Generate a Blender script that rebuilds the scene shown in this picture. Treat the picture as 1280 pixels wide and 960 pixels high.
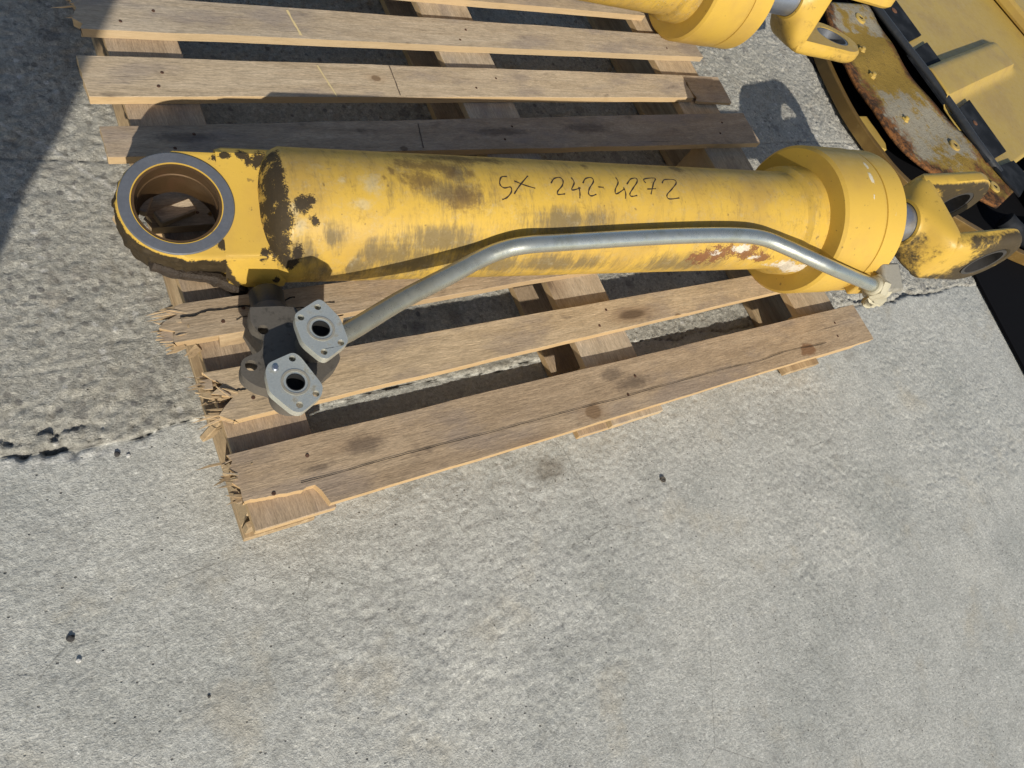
import bpy, bmesh, math, random
import numpy as np
from mathutils import Vector, Matrix, geometry

S = bpy.context.scene
for o in list(bpy.data.objects): bpy.data.objects.remove(o)
C = S.collection
R = math.radians
rng = np.random.default_rng(7)
random.seed(5)

# ------------------------------------------------------------------ camera
CAMH = 1.53
cam_d = bpy.data.cameras.new('camera'); cam = bpy.data.objects.new('camera', cam_d); C.objects.link(cam)
cam_d.sensor_width = 36.0; cam_d.lens = 891.0/1280*36.0
cam_d.clip_start = 0.02; cam_d.clip_end = 500
RX = ((0.8202442, 0.19601424, -0.53738057),
      (-0.38233711, 0.88663631, -0.26018144),
      (0.42546186, 0.41887285, 0.80220181))
M4 = Matrix(RX).to_4x4(); M4.translation = (0, 0, CAMH)
cam.matrix_world = M4
S.camera = cam

# ------------------------------------------------------------------ light
SUN = Vector((0.57, 1.70, -1.0)).normalized()      # direction the light travels
el = math.asin(-SUN.z)
w = bpy.data.worlds.new('World'); S.world = w; w.use_nodes = True
nt = w.node_tree; bg = nt.nodes['Background']
sky = nt.nodes.new('ShaderNodeTexSky'); sky.sky_type = 'NISHITA'; sky.sun_disc = False
sky.sun_elevation = el; sky.sun_rotation = math.atan2(-SUN.x, -SUN.y); sky.air_density = 1.0; sky.dust_density = 1.2
nt.links.new(sky.outputs[0], bg.inputs[0]); bg.inputs[1].default_value = 0.085
sl = bpy.data.lights.new('sun', 'SUN'); sl.energy = 4.2; sl.angle = R(0.55); sl.color = (1.0, 0.94, 0.83)
so = bpy.data.objects.new('sun', sl); C.objects.link(so)
so.rotation_euler = SUN.to_track_quat('-Z', 'Y').to_euler(); so.location = (-2, -8, 6)
S.view_settings.view_transform = 'Standard'; S.view_settings.look = 'None'
S.view_settings.exposure = 0.24; S.view_settings.gamma = 1.0
S.view_settings.use_curve_mapping = False

# ------------------------------------------------------------------ helpers
def thing(name, label, cat, mat=None, group=None):
    o = bpy.data.objects.new(name, None); C.objects.link(o); o.empty_display_size = .1
    if mat is not None: o.matrix_world = mat
    o['label'] = label; o['category'] = cat
    if group: o['group'] = group
    return o
def tag(o, label, cat, group=None):
    o['label'] = label; o['category'] = cat
    if group: o['group'] = group
    return o

class MB:
    def __init__(s): s.v = []; s.f = []; s.m = []
    def add(s, vs, fs, mi=0):
        b = len(s.v); s.v += [tuple(map(float, q)) for q in vs]
        s.f += [tuple(i + b for i in q) for q in fs]; s.m += [mi]*len(fs)
    def box(s, c, d, mi=0, M=None):
        vs = [Vector((c[0]+d[0]*(i-.5), c[1]+d[1]*(j-.5), c[2]+d[2]*(k-.5))) for k in (0, 1) for j in (0, 1) for i in (0, 1)]
        if M: vs = [M @ q for q in vs]
        s.add(vs, [(0, 2, 3, 1), (4, 5, 7, 6), (0, 1, 5, 4), (2, 6, 7, 3), (0, 4, 6, 2), (1, 3, 7, 5)], mi)
    def lathe(s, prof, n=64, M=None, cap0=True, cap1=True, mi=0, closed=False):
        # profile [(x, r)] about local X
        vs = []; fs = []
        for x, r in prof:
            for k in range(n):
                a = 2*math.pi*k/n; q = Vector((x, -r*math.cos(a), r*math.sin(a)))
                vs.append(M @ q if M else q)
        m = len(prof)
        for i in range(m-1 + (1 if closed else 0)):
            for k in range(n):
                k2 = (k+1) % n; i2 = (i+1) % m
                fs.append((i*n+k, i*n+k2, i2*n+k2, i2*n+k))
        if not closed:
            if cap0: fs.append(tuple(reversed(range(n))))
            if cap1: fs.append(tuple((m-1)*n+k for k in range(n)))
        s.add(vs, fs, mi)
    def tube(s, pts, r, n=16, mi=0, cap=True):
        pts = [Vector(q) for q in pts]; rs = r if hasattr(r, '__len__') else [r]*len(pts)
        vs = []; fs = []; nrm = None
        for i, q in enumerate(pts):
            t = (pts[min(i+1, len(pts)-1)] - pts[max(i-1, 0)]).normalized()
            if nrm is None:
                nrm = t.orthogonal().normalized()
            nrm = (nrm - t*nrm.dot(t)).normalized(); b = t.cross(nrm)
            for k in range(n):
                a = 2*math.pi*k/n; vs.append(q + (nrm*math.cos(a) + b*math.sin(a))*rs[i])
        for i in range(len(pts)-1):
            for k in range(n):
                k2 = (k+1) % n; fs.append((i*n+k, i*n+k2, (i+1)*n+k2, (i+1)*n+k))
        if cap:
            fs.append(tuple(reversed(range(n)))); fs.append(tuple((len(pts)-1)*n+k for k in range(n)))
        s.add(vs, fs, mi)
    def prism(s, outer, holes, z0, z1, M=None, mi=0):
        loops = [outer] + list(holes)
        tris = geometry.tessellate_polygon([[Vector((x, y, 0)) for x, y in l] for l in loops])
        flat = [q for l in loops for q in l]; n = len(flat)
        def T(x, y, z):
            q = Vector((x, y, z)); return M @ q if M else q
        vs = [T(x, y, z1) for x, y in flat] + [T(x, y, z0) for x, y in flat]; fs = []
        for t in tris:
            a, b, c = [Vector(flat[i]) for i in t]
            if (b-a).cross(c-a) < 0: t = (t[0], t[2], t[1])
            fs.append(tuple(t)); fs.append(tuple(i+n for i in reversed(t)))
        b0 = 0
        for l in loops:
            k = len(l)
            area = sum(l[i][0]*l[(i+1) % k][1]-l[(i+1) % k][0]*l[i][1] for i in range(k))
            for i in range(k):
                j = (i+1) % k; q = (b0+i, b0+i+n, b0+j+n, b0+j)
                outerl = l is loops[0]
                if (area > 0) != outerl: q = q[::-1]
                q = q[::-1] if True else q
                fs.append(q[::-1])
            b0 += k
        s.add(vs, fs, mi)
    def build(s, name, mats, parent=None, world=False, smooth=30, bevel=0, seg=2, fix=True, attrs=None):
        me = bpy.data.meshes.new(name); me.from_pydata(s.v, [], s.f)
        for m in (mats if isinstance(mats, (list, tuple)) else [mats]): me.materials.append(m)
        if any(s.m): me.polygons.foreach_set('material_index', s.m)
        if fix:
            bm = bmesh.new(); bm.from_mesh(me); bmesh.ops.recalc_face_normals(bm, faces=bm.faces); bm.to_mesh(me); bm.free()
        if smooth:
            me.polygons.foreach_set('use_smooth', [True]*len(me.polygons)); me.set_sharp_from_angle(angle=R(smooth))
        if attrs:
            for k, a in attrs.items():
                at = me.attributes.new(k, 'FLOAT', 'POINT'); at.data.foreach_set('value', np.asarray(a, dtype=np.float32))
        me.update()
        o = bpy.data.objects.new(name, me); C.objects.link(o)
        if parent is not None:
            o.parent = parent
            if world: o.matrix_parent_inverse = parent.matrix_world.inverted()
        if bevel:
            b = o.modifiers.new('bevel', 'BEVEL'); b.width = bevel; b.segments = seg; b.limit_method = 'ANGLE'; b.angle_limit = R(35)
            if smooth: b.harden_normals = False
        return o

def circ(x, y, r, n=24, ph=0): return [(x+r*math.cos(2*math.pi*k/n+ph), y+r*math.sin(2*math.pi*k/n+ph)) for k in range(n)]
def smooth_path(pts, n=6):
    P = [Vector(q) for q in pts]; out = []
    for i in range(len(P)-1):
        p0, p1, p2, p3 = P[max(i-1, 0)], P[i], P[i+1], P[min(i+2, len(P)-1)]
        for k in range(n):
            t = k/n
            out.append(.5*((2*p1)+(p2-p0)*t+(2*p0-5*p1+4*p2-p3)*t*t+(3*p1-p0-3*p2+p3)*t**3))
    return out + [P[-1]]

def vnoise(x, y, scale, seed):          # smooth value noise
    r = np.random.default_rng(seed); G = r.random((256, 256))
    x = np.asarray(x)*scale; y = np.asarray(y)*scale
    xi = np.floor(x).astype(int); yi = np.floor(y).astype(int); fx = x-xi; fy = y-yi
    fx = fx*fx*(3-2*fx); fy = fy*fy*(3-2*fy)
    g = lambda a, b: G[a % 256, b % 256]
    return (g(xi, yi)*(1-fx)+g(xi+1, yi)*fx)*(1-fy)+(g(xi, yi+1)*(1-fx)+g(xi+1, yi+1)*fx)*fy
def fbm(x, y, scale, seed, oct=4):
    s = 0; a = 1; t = 0
    for i in range(oct):
        s = s+a*vnoise(x, y, scale*2**i, seed+i); t += a; a *= .5
    return s/t
def sst(a, b, x): t = np.clip((x-a)/(b-a), 0, 1); return t*t*(3-2*t)

# ------------------------------------------------------------------ materials
class NT:
    def __init__(s, name, rough=.6, metal=0.0, spec=.5):
        s.m = bpy.data.materials.new(name); s.m.use_nodes = True; s.t = s.m.node_tree
        s.b = s.t.nodes['Principled BSDF']; s.b.inputs['Roughness'].default_value = rough
        s.b.inputs['Metallic'].default_value = metal; s.b.inputs['Specular IOR Level'].default_value = spec
        s._co = None
    def n(s, k): return s.t.nodes.new(k)
    def l(s, a, b): s.t.links.new(a, b)
    def set(s, inp, v):
        if hasattr(v, 'is_linked') or isinstance(v, bpy.types.NodeSocket): s.l(v, inp)
        elif isinstance(v, (tuple, list)) and len(v) == 3 and inp.type == 'RGBA': inp.default_value = (*v, 1)
        else: inp.default_value = v
    @property
    def co(s):
        if s._co is None: s._co = s.n('ShaderNodeTexCoord').outputs['Object']
        return s._co
    def mp(s, sc=(1, 1, 1), loc=(0, 0, 0), rot=(0, 0, 0), vec=None):
        q = s.n('ShaderNodeMapping'); s.l(vec or s.co, q.inputs[0])
        q.inputs['Scale'].default_value = sc; q.inputs['Location'].default_value = loc; q.inputs['Rotation'].default_value = rot
        return q.outputs[0]
    def noise(s, scale, detail=4, rough=.55, vec=None, dist=0):
        q = s.n('ShaderNodeTexNoise'); s.l(vec or s.co, q.inputs['Vector'])
        q.inputs['Scale'].default_value = scale; q.inputs['Detail'].default_value = detail
        q.inputs['Roughness'].default_value = rough; q.inputs['Distortion'].default_value = dist
        return q.outputs['Fac']
    def vor(s, scale, vec=None, feat='F1', out='Distance', rnd=1):
        q = s.n('ShaderNodeTexVoronoi'); q.feature = feat; s.l(vec or s.co, q.inputs['Vector'])
        q.inputs['Scale'].default_value = scale; q.inputs['Randomness'].default_value = rnd
        return q.outputs[out]
    def ramp(s, fac, stops, interp='LINEAR'):
        q = s.n('ShaderNodeValToRGB'); s.l(fac, q.inputs[0]); q.color_ramp.interpolation = interp
        e = q.color_ramp.elements
        while len(e) < len(stops): e.new(.5)
        for i, (p, c) in enumerate(stops):
            e[i].position = p; c = (c, c, c) if not hasattr(c, '__len__') else c; e[i].color = (*c, 1)
        return q.outputs[0]
    def mix(s, f, a, b, mode='MIX'):
        q = s.n('ShaderNodeMix'); q.data_type = 'RGBA'; q.blend_type = mode
        s.set(q.inputs[0], f); s.set(q.inputs[6], a); s.set(q.inputs[7], b); return q.outputs[2]
    def ma(s, op, a, b=0.0, c=0.0, clamp=False):
        q = s.n('ShaderNodeMath'); q.operation = op; q.use_clamp = clamp
        for i, v in enumerate((a, b, c)): s.set(q.inputs[i], v)
        return q.outputs[0]
    def step(s, v, a, b, lo=0., hi=1.):
        q = s.n('ShaderNodeMapRange'); q.interpolation_type = 'SMOOTHSTEP'; s.set(q.inputs[0], v)
        q.inputs[1].default_value = a; q.inputs[2].default_value = b; q.inputs[3].default_value = lo; q.inputs[4].default_value = hi
        return q.outputs[0]
    def attr(s, name):
        q = s.n('ShaderNodeAttribute'); q.attribute_name = name; return q.outputs['Fac']
    def sep(s, vec=None):
        q = s.n('ShaderNodeSeparateXYZ'); s.l(vec or s.co, q.inputs[0]); return q.outputs
    def rnd(s): return s.n('ShaderNodeObjectInfo').outputs['Random']
    def blob(s, c, r, vec=None):      # 1 at centre -> 0 at the ellipsoid's edge
        q = s.mp(sc=tuple(1/x for x in r), loc=tuple(-a/x for a, x in zip(c, r)), vec=vec)
        L = s.n('ShaderNodeVectorMath'); L.operation = 'LENGTH'; s.l(q, L.inputs[0])
        return s.ma('SUBTRACT', 1.0, L.outputs['Value'])
    def mx(s, xs):
        r = xs[0]
        for q in xs[1:]: r = s.ma('MAXIMUM', r, q)
        return r
    def col(s, v): s.set(s.b.inputs['Base Color'], v)
    def rou(s, v): s.set(s.b.inputs['Roughness'], v)
    def met(s, v): s.set(s.b.inputs['Metallic'], v)
    def bump(s, h, d=.002, st=1.0):
        q = s.n('ShaderNodeBump'); s.l(h, q.inputs['Height']); q.inputs['Distance'].default_value = d; q.inputs['Strength'].default_value = st
        s.l(q.outputs[0], s.b.inputs['Normal'])

def mat_concrete():
    k = NT('concrete', .9, 0, .25)
    rear = k.attr('rear')
    big = k.noise(2.2, 5, .6); mid = k.noise(14, 5, .65); fine = k.noise(110, 4, .7); grain = k.noise(380, 2, .6)
    front_c = k.ramp(big, [(.3, (.335, .335, .305)), (.5, (.40, .395, .36)), (.7, (.45, .44, .395))])
    rear_c = k.ramp(big, [(.3, (.36, .345, .30)), (.55, (.42, .402, .35)), (.75, (.46, .44, .385))])
    c = k.mix(rear, front_c, rear_c)
    c = k.mix(.75, c, k.ramp(mid, [(.3, .84), (.5, 1.0), (.68, 1.08)]), 'MULTIPLY')
    c = k.mix(.8, c, k.ramp(fine, [(.3, .66), (.48, 1.0), (.7, 1.22)]), 'MULTIPLY')
    c = k.mix(.6, c, k.ramp(grain, [(.3, .72), (.5, 1.0), (.7, 1.25)]), 'MULTIPLY')
    # exposed aggregate stones: light and dark
    vc = k.vor(62, out='Color'); vd = k.vor(62)
    sx = k.sep(vc)
    stone = k.ma('MULTIPLY', k.step(vd, .55, .35), k.step(sx[0], .72, .8))
    stone = k.ma('MULTIPLY', stone, k.ma('ADD', k.ma('MULTIPLY', rear, .65), .18))
    c = k.mix(stone, c, k.ramp(sx[1], [(0, (.16, .155, .15)), (.45, (.30, .28, .24)), (.8, (.5, .48, .43)), (1, (.6, .58, .54))]))
    vc2 = k.vor(17, out='Color'); vd2 = k.vor(17); s2 = k.sep(vc2)
    big_st = k.ma('MULTIPLY', k.ma('MULTIPLY', k.step(vd2, .5, .3), k.step(s2[0], .78, .82)), k.ma('MULTIPLY', rear, .55))
    c = k.mix(big_st, c, k.ramp(s2[2], [(0, (.17, .165, .16)), (.6, (.26, .24, .21)), (1, (.33, .3, .25))]))
    # small dark pits
    vp = k.vor(130); vpc = k.sep(k.vor(130, out='Color'))
    pit = k.ma('MULTIPLY', k.step(vp, .34, .16), k.step(vpc[0], .975, .992))
    c = k.mix(k.ma('MULTIPLY', pit, .7), c, (.06, .055, .05))
    mo = k.noise(34, 5, .75, vec=k.mp(loc=(1, 8, 0)), dist=.6)
    c = k.mix(.7, c, k.ramp(mo, [(.32, .84), (.5, 1.0), (.66, 1.09)]), 'MULTIPLY')
    sp_ = k.ma('MULTIPLY', k.step(k.noise(70, 3, .6, vec=k.mp(loc=(6, 2, 0))), .68, .76), .55); c = k.mix(sp_, c, (.10, .095, .085))
    br_ = k.ma('MULTIPLY', k.step(k.noise(85, 3, .6, vec=k.mp(loc=(2, 7, 0))), .66, .76), .5); c = k.mix(br_, c, (.55, .53, .48))
    # sandy tint in places, oily stain, chalky scratches
    c = k.mix(k.ma('MULTIPLY', k.step(k.noise(4.5, 4, .6, vec=k.mp(loc=(3, 1, 0))), .55, .72), .35), c, (.40, .345, .25))
    c = k.mix(k.ma('MULTIPLY', k.step(k.noise(3.3, 5, .65, vec=k.mp(loc=(7, 4, 0))), .53, .75), .28), c, (.25, .255, .25))
    st = k.step(k.ma('ADD', k.attr('stain'), k.ma('MULTIPLY', k.ma('SUBTRACT', mid, .5), .9)), .3, .75)
    c = k.mix(k.ma('MULTIPLY', st, .6), c, (.13, .105, .075))
    wh = k.step(k.ma('ADD', k.attr('chalk'), k.ma('MULTIPLY', k.ma('SUBTRACT', fine, .5), .9)), .35, .8)
    c = k.mix(k.ma('MULTIPLY', wh, .6), c, (.58, .56, .52))
    for vs_, am in ((140, .28), (260, .34), (430, .3)):
        vv = k.sep(k.vor(vs_, vec=k.mp(loc=(vs_*.1, 3, 0)), out='Color'))
        c = k.mix(am, c, k.ramp(vv[0], [(0, .62), (.2, .86), (.75, 1.06), (.93, 1.16), (1, 1.5)]), 'MULTIPLY')
    hv = k.vor(2.3, vec=k.mix(.06, k.co, k.n('ShaderNodeTexNoise').outputs['Color']), feat='DISTANCE_TO_EDGE')
    hl = k.ma('MULTIPLY', k.step(hv, .0035, .0012), k.step(k.noise(3, 2, .5, vec=k.mp(loc=(9, 1, 0))), .52, .60)); c = k.mix(k.ma('MULTIPLY', hl, .45), c, (.12, .115, .10))
    gm = k.noise(7, 6, .7, vec=k.mp(loc=(2, 2, 0), sc=(1, 1.8, 1))); c = k.mix(.8, c, k.ramp(gm, [(.3, .88), (.5, 1.0), (.7, 1.07)]), 'MULTIPLY')
    c = k.mix(k.ma('MULTIPLY', rear, .5), c, k.mix(1.0, c, k.ramp(k.noise(95, 6, .8, vec=k.mp(loc=(3, 3, 0))), [(.34, .66), (.5, 1.0), (.64, 1.25)]), 'MULTIPLY'))
    c = k.mix(k.ma('MULTIPLY', k.attr('crack'), .75), c, (.07, .065, .058))
    c = k.mix(1.0, c, (1.12, 1.125, 1.12), 'MULTIPLY')
    k.col(c)
    h = k.ma('ADD', k.ma('MULTIPLY', fine, .6), k.ma('MULTIPLY', grain, .3))
    h = k.ma('ADD', h, k.ma('MULTIPLY', k.noise(60, 3, .6), .35))
    rr_ = k.noise(75, 6, .8, dist=.4); r2_ = k.noise(150, 4, .75, vec=k.mp(sc=(1, 1.5, 1)))
    h = k.ma('ADD', h, k.ma('MULTIPLY', k.ma('ADD', rr_, k.ma('MULTIPLY', r2_, .6)), k.ma('ADD', .35, k.ma('MULTIPLY', rear, 2.1))))
    h = k.ma('SUBTRACT', h, k.ma('MULTIPLY', pit, .8))
    vb = k.vor(210); h = k.ma('ADD', h, k.ma('MULTIPLY', vb, .10))
    k.bump(h, .0038, .9)
    return k.m

def mat_wood(name, tone):
    # tone 0 pale dry, 1 weathered grey brown
    k = NT(name, .8, 0, .2)
    q = k.n('ShaderNodeVectorMath'); q.operation = 'ADD'; k.l(k.co, q.inputs[0])
    rr = k.n('ShaderNodeCombineXYZ'); k.l(k.ma('MULTIPLY', k.rnd(), 37.0), rr.inputs[0]); k.l(k.ma('MULTIPLY', k.rnd(), 11.0), rr.inputs[1]); k.l(k.ma('MULTIPLY', k.rnd(), 23.), rr.inputs[2])
    k.l(rr.outputs[0], q.inputs[1]); v = q.outputs[0]
    wv = k.mp(sc=(1.6, 15, 15), vec=v)
    g1 = k.noise(1.6, 5, .6, vec=wv, dist=.9); g2 = k.noise(8, 4, .7, vec=k.mp(sc=(1.3, 12, 12), vec=v), dist=.5)
    g3 = k.noise(40, 4, .7, vec=k.mp(sc=(.9, 7, 7), vec=v), dist=.3)
    blotch = k.noise(4.5, 4, .6, vec=k.mp(sc=(1, 2.5, 2.5), vec=v))
    if tone == 0: st = [(.3, (.385, .305, .205)), (.5, (.445, .36, .25)), (.7, (.49, .405, .29))]
    elif tone == 1: st = [(.3, (.315, .243, .168)), (.5, (.375, .293, .205)), (.7, (.42, .335, .24))]
    else: st = [(.25, (.22, .145, .08)), (.5, (.36, .26, .15)), (.75, (.47, .36, .22))]
    c = k.ramp(g1, st)
    c = k.mix(.45, c, k.ramp(g2, [(.3, .72), (.5, 1.0), (.7, 1.16)]), 'MULTIPLY')
    c = k.mix(.5, c, k.ramp(k.noise(18, 5, .7, vec=k.mp(sc=(1, 1.6, 1.6), vec=v)), [(.3, .74), (.5, 1.0), (.7, 1.14)]), 'MULTIPLY')
    c = k.mix(.6, c, k.ramp(k.noise(75, 3, .7, vec=k.mp(sc=(.5, 5, 5), vec=v)), [(.3, .75), (.5, 1.0), (.7, 1.18)]), 'MULTIPLY')
    c = k.mix(.5, c, k.ramp(g3, [(.3, .7), (.5, 1.0), (.7, 1.2)]), 'MULTIPLY')
    if tone < 2:
        c = k.mix(k.ma('MULTIPLY', k.step(blotch, .48, .68), .55), c, (.235, .20, .178))
        c = k.mix(k.ma('MULTIPLY', k.step(k.noise(9, 3, .6, vec=k.mp(sc=(1, 1.6, 1), loc=(5, 3, 1), vec=v)), .62, .78), .6), c, (.075, .06, .052))
        fb = k.noise(150, 3, .7, vec=k.mp(sc=(.8, 4.5, 4.5), vec=v)); c = k.mix(.65, c, k.ramp(fb, [(.32, .70), (.5, 1.0), (.68, 1.22)]), 'MULTIPLY')
        sw = k.sep(k.vor(1, vec=k.mp(sc=(90, 420, 420), vec=v), out='Color')); c = k.mix(.35, c, k.ramp(sw[0], [(0, .75), (.5, 1), (1, 1.2)]), 'MULTIPLY')
        # knots
        kv = k.vor(1, vec=k.mp(sc=(2.6, 9, .01), vec=v)); ks = k.sep(k.vor(1, vec=k.mp(sc=(2.6, 9, .01), vec=v), out='Color'))
        kn = k.ma('MULTIPLY', k.step(kv, .17, .09), k.step(ks[0], .55, .6))
        halo = k.ma('MULTIPLY', k.step(kv, .34, .12), k.step(ks[0], .55, .6))
        c = k.mix(k.ma('MULTIPLY', halo, .45), c, (.17, .105, .06)); c = k.mix(k.ma('MULTIPLY', kn, .7), c, (.07, .045, .03))
        def world_blobs(bl): return k.mx([k.blob((x_, y_, .2), (a_, b_, .05)) for x_, y_, a_, b_ in bl])
        nn_ = k.ma('MULTIPLY', k.ma('SUBTRACT', k.noise(40, 4, .7), .5), 1.0)
        kb = k.step(k.ma('ADD', world_blobs([(1.077, .314, .030, .021), (1.50, .513, .016, .010), (.879, 1.348, .016, .012), (.872, 1.115, .014, .010)]), k.ma('MULTIPLY', nn_, .35)), .0, .35)
        c = k.mix(k.ma('MULTIPLY', kb, .8), c, k.mix(k.noise(110, 3), (.09, .06, .04), (.20, .14, .085)))
        hb_ = k.step(k.ma('ADD', world_blobs([(1.077, .314, .075, .045), (.879, 1.348, .05, .03)]), nn_), .1, .8)
        c = k.mix(k.ma('MULTIPLY', hb_, .35), c, (.24, .15, .08))
        db = k.step(k.ma('ADD', world_blobs([(.504, .381, .07, .03), (1.232, .361, .10, .03), (.40, .358, .05, .012), (.355, 1.158, .11, .022), (1.192, 1.167, .14, .025), (1.52, 1.18, .16, .03), (1.18, .395, .06, .03)]), nn_), .15, .75)
        c = k.mix(k.ma('MULTIPLY', db, .6), c, (.07, .055, .048))
        rb = k.step(k.ma('ADD', world_blobs([(1.95, .317, .055, .03)]), nn_), .15, .5)
        c = k.mix(k.ma('MULTIPLY', rb, .75), c, (.17, .085, .04))
        # faces sawn along the side stay fresher and more golden
        nz = k.sep(k.n('ShaderNodeNewGeometry').outputs['Normal'])
        side = k.step(k.ma('ABSOLUTE', nz[2]), .75, .4)
        c = k.mix(k.ma('MULTIPLY', side, .8), c, k.mix(k.ma('MULTIPLY', g2, 1.0), (.40, .275, .135), (.54, .40, .225)))
        # fine checks along the grain
        ck = k.step(k.noise(2.4, 3, .55, vec=k.mp(sc=(.55, 26, 26), loc=(1, 9, 2), vec=v)), .70, .76)
        c = k.mix(k.ma('MULTIPLY', ck, .6), c, (.05, .035, .025))
        var = k.ramp(k.rnd(), [(0, (.84, .80, .78)), (.35, (1.04, .98, .90)), (.65, (.95, .96, 1.0)), (1, (1.14, 1.08, 1.0))])
        c = k.mix(1.0, c, var, 'MULTIPLY')
    k.col(c)
    h = k.ma('ADD', k.ma('MULTIPLY', g2, .8), k.ma('MULTIPLY', g3, .5))
    k.bump(h, .0022, .75)
    return k.m

YEL = (.535, .345, .058)
def mat_yellow(name, masks=(), base=YEL, rough=.42, dirt=.35, rust=.0):
    """masks: (attribute or list of blobs, colour, strength, softness, noise scale)"""
    k = NT(name, rough, 0, .28)
    n1 = k.noise(5, 5, .6); n2 = k.noise(42, 5, .65); n3 = k.noise(170, 3, .6)
    c = k.mix(k.step(n1, .4, .7), base, tuple(a*b for a, b in zip(base, (.90, .88, 1.1))))
    c = k.mix(k.ma('MULTIPLY', k.step(n1, .45, .75), dirt), c, (.33, .22, .06))
    c = k.mix(k.ma('MULTIPLY', k.step(n2, .60, .78), dirt*.9), c, (.24, .165, .06))
    spots = k.step(k.noise(60, 2, .5, vec=k.mp(loc=(2, 5, 3))), .70, .76)
    c = k.mix(k.ma('MULTIPLY', spots, .55), c, (.10, .07, .035))
    ro = k.ma('ADD', rough, k.ma('MULTIPLY', k.ma('SUBTRACT', n2, .5), .5))
    hb = k.ma('ADD', k.ma('MULTIPLY', n2, .4), k.ma('MULTIPLY', n3, .25))
    for src, colr, stren, soft, ns, amp in masks:
        if isinstance(src, str): a = k.attr(src)
        else: a = k.mx([k.blob(ce, ra) for ce, ra in src])
        vv = None
        if isinstance(ns, tuple): vv = k.mp(sc=(1, ns[1]/ns[0], ns[1]/ns[0])); ns = ns[0]
        nn = k.ma('ADD', k.ma('MULTIPLY', k.ma('SUBTRACT', k.noise(ns, 5, .7, vec=vv), .5), amp), k.ma('MULTIPLY', k.ma('SUBTRACT', k.noise(ns*5, 3, .7, vec=vv), .5), amp*.6))
        mk = k.step(k.ma('ADD', a, nn), .38-soft, .38+soft)
        cc = k.mix(n3, tuple(x*.62 for x in colr), tuple(min(1, x*1.4) for x in colr))
        c = k.mix(k.ma('MULTIPLY', mk, stren), c, cc)
        ro = k.ma('ADD', ro, k.ma('MULTIPLY', mk, .3*stren))
        hb = k.ma('ADD', hb, k.ma('MULTIPLY', mk, .9*stren*(1 if soft < .15 else .1)))
    k.col(c); k.rou(k.ma('MINIMUM', ro, .92)); k.bump(hb, .0016, .55)
    return k.m

def mat_steel(name, base, rough=.35, metal=.85, dirt=(.09, .075, .055), amt=.35, sc=30):
    k = NT(name, rough, metal, .5)
    n1 = k.noise(sc, 5, .65); n2 = k.noise(sc*6, 3, .6)
    mk = k.step(n1, .52, .72)
    c = k.mix(k.ma('MULTIPLY', mk, amt), k.mix(n2, tuple(a*.8 for a in base), tuple(min(1, a*1.15) for a in base)), dirt)
    k.col(c); k.met(k.ma('MULTIPLY', k.ma('SUBTRACT', 1.0, k.ma('MULTIPLY', mk, .8*amt)), metal))
    k.rou(k.ma('ADD', rough-.08, k.ma('MULTIPLY', n1, .3))); k.bump(n2, .0006, .5)
    return k.m

GREASE = (.020, .015, .011)
M_conc = mat_concrete()
M_wood = mat_wood('pallet_wood', 0); M_woodg = mat_wood('weathered_wood', 1); M_raw = mat_wood('split_wood', 2)
M_tube = mat_yellow('barrel_paint', [('smudge', (.095, .077, .05), .78, .45, (50, 10), 1.5), ('white', (.44, .40, .28), .42, .40, 40, 1.7),
        ('dark', (.095, .055, .025), .68, .36, 30, 1.5), ('rust', (.16, .065, .03), .9, .08, 48, 1.9), ('bare', (.55, .5, .42), .9, .05, 75, 2.0), ('grease', GREASE, .95, .13, 58, 1.75)], dirt=.5)
M_lug = mat_yellow('lug_paint', [('grease', GREASE, .96, .12, 55, 1.5)], dirt=.18)
M_gland = mat_yellow('gland_paint', [('white', (.6, .55, .42), .9, .07, 45, .9)], dirt=.25)
M_clev = mat_yellow('clevis_paint', [('grease', (.020, .018, .0165), .93, .30, 16, 1.5)], dirt=.3)
M_yel = mat_yellow('machine_paint', base=(.42, .29, .07), dirt=.4)
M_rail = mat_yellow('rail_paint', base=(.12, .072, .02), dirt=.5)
M_ring = mat_steel('ring_steel', (.17, .18, .20), .38, .6, (.07, .07, .075), .6, 22)
M_bush = mat_steel('worn_bushing', (.07, .065, .06), .5, .4, (.03, .025, .02), .6, 22)
M_bore = mat_steel('rusty_bore', (.105, .062, .028), .36, .5, (.09, .04, .02), .7, 20)
M_rod = mat_steel('chromed_rod', (.40, .43, .49), .32, .9, (.2, .2, .2), .15)
def mat_pipe():
    k = NT('zinc_pipe', .36, .8, .5)
    n1 = k.noise(16, 5, .65); n2 = k.noise(120, 3, .6); n3 = k.noise(45, 4, .7)
    ds = k.step(k.ma('ADD', k.sep()[0], k.ma('MULTIPLY', k.ma('SUBTRACT', n1, .5), .5)), 1.05, .55)
    c = k.mix(n1, (.52, .54, .50), (.68, .69, .60))
    c = k.mix(k.ma('MULTIPLY', k.step(n1, .5, .7), .4), c, (.38, .36, .22))
    c = k.mix(k.ma('MULTIPLY', ds, .75), c, k.mix(n3, (.07, .062, .045), (.26, .235, .16)))
    k.col(c); k.rou(k.ma('ADD', .16, k.ma('MULTIPLY', n3, .26))); k.met(k.ma('SUBTRACT', .85, k.ma('MULTIPLY', ds, .3))); k.bump(n2, .0006, .5); return k.m
M_pipe = mat_pipe()
M_flange = mat_steel('zinc_flange', (.70, .71, .63), .27, .65, (.22, .185, .12), .8, 52)
M_cast = mat_steel('cast_iron', (.125, .11, .09), .6, .25, (.03, .025, .02), 1.0, 38)
M_blackm = mat_steel('black_coupling', (.05, .058, .068), .36, .5, (.06, .055, .05), .4, 40)
M_void = NT('inside_dark', .9); M_void.col((.006, .006, .006)); M_void = M_void.m
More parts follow.
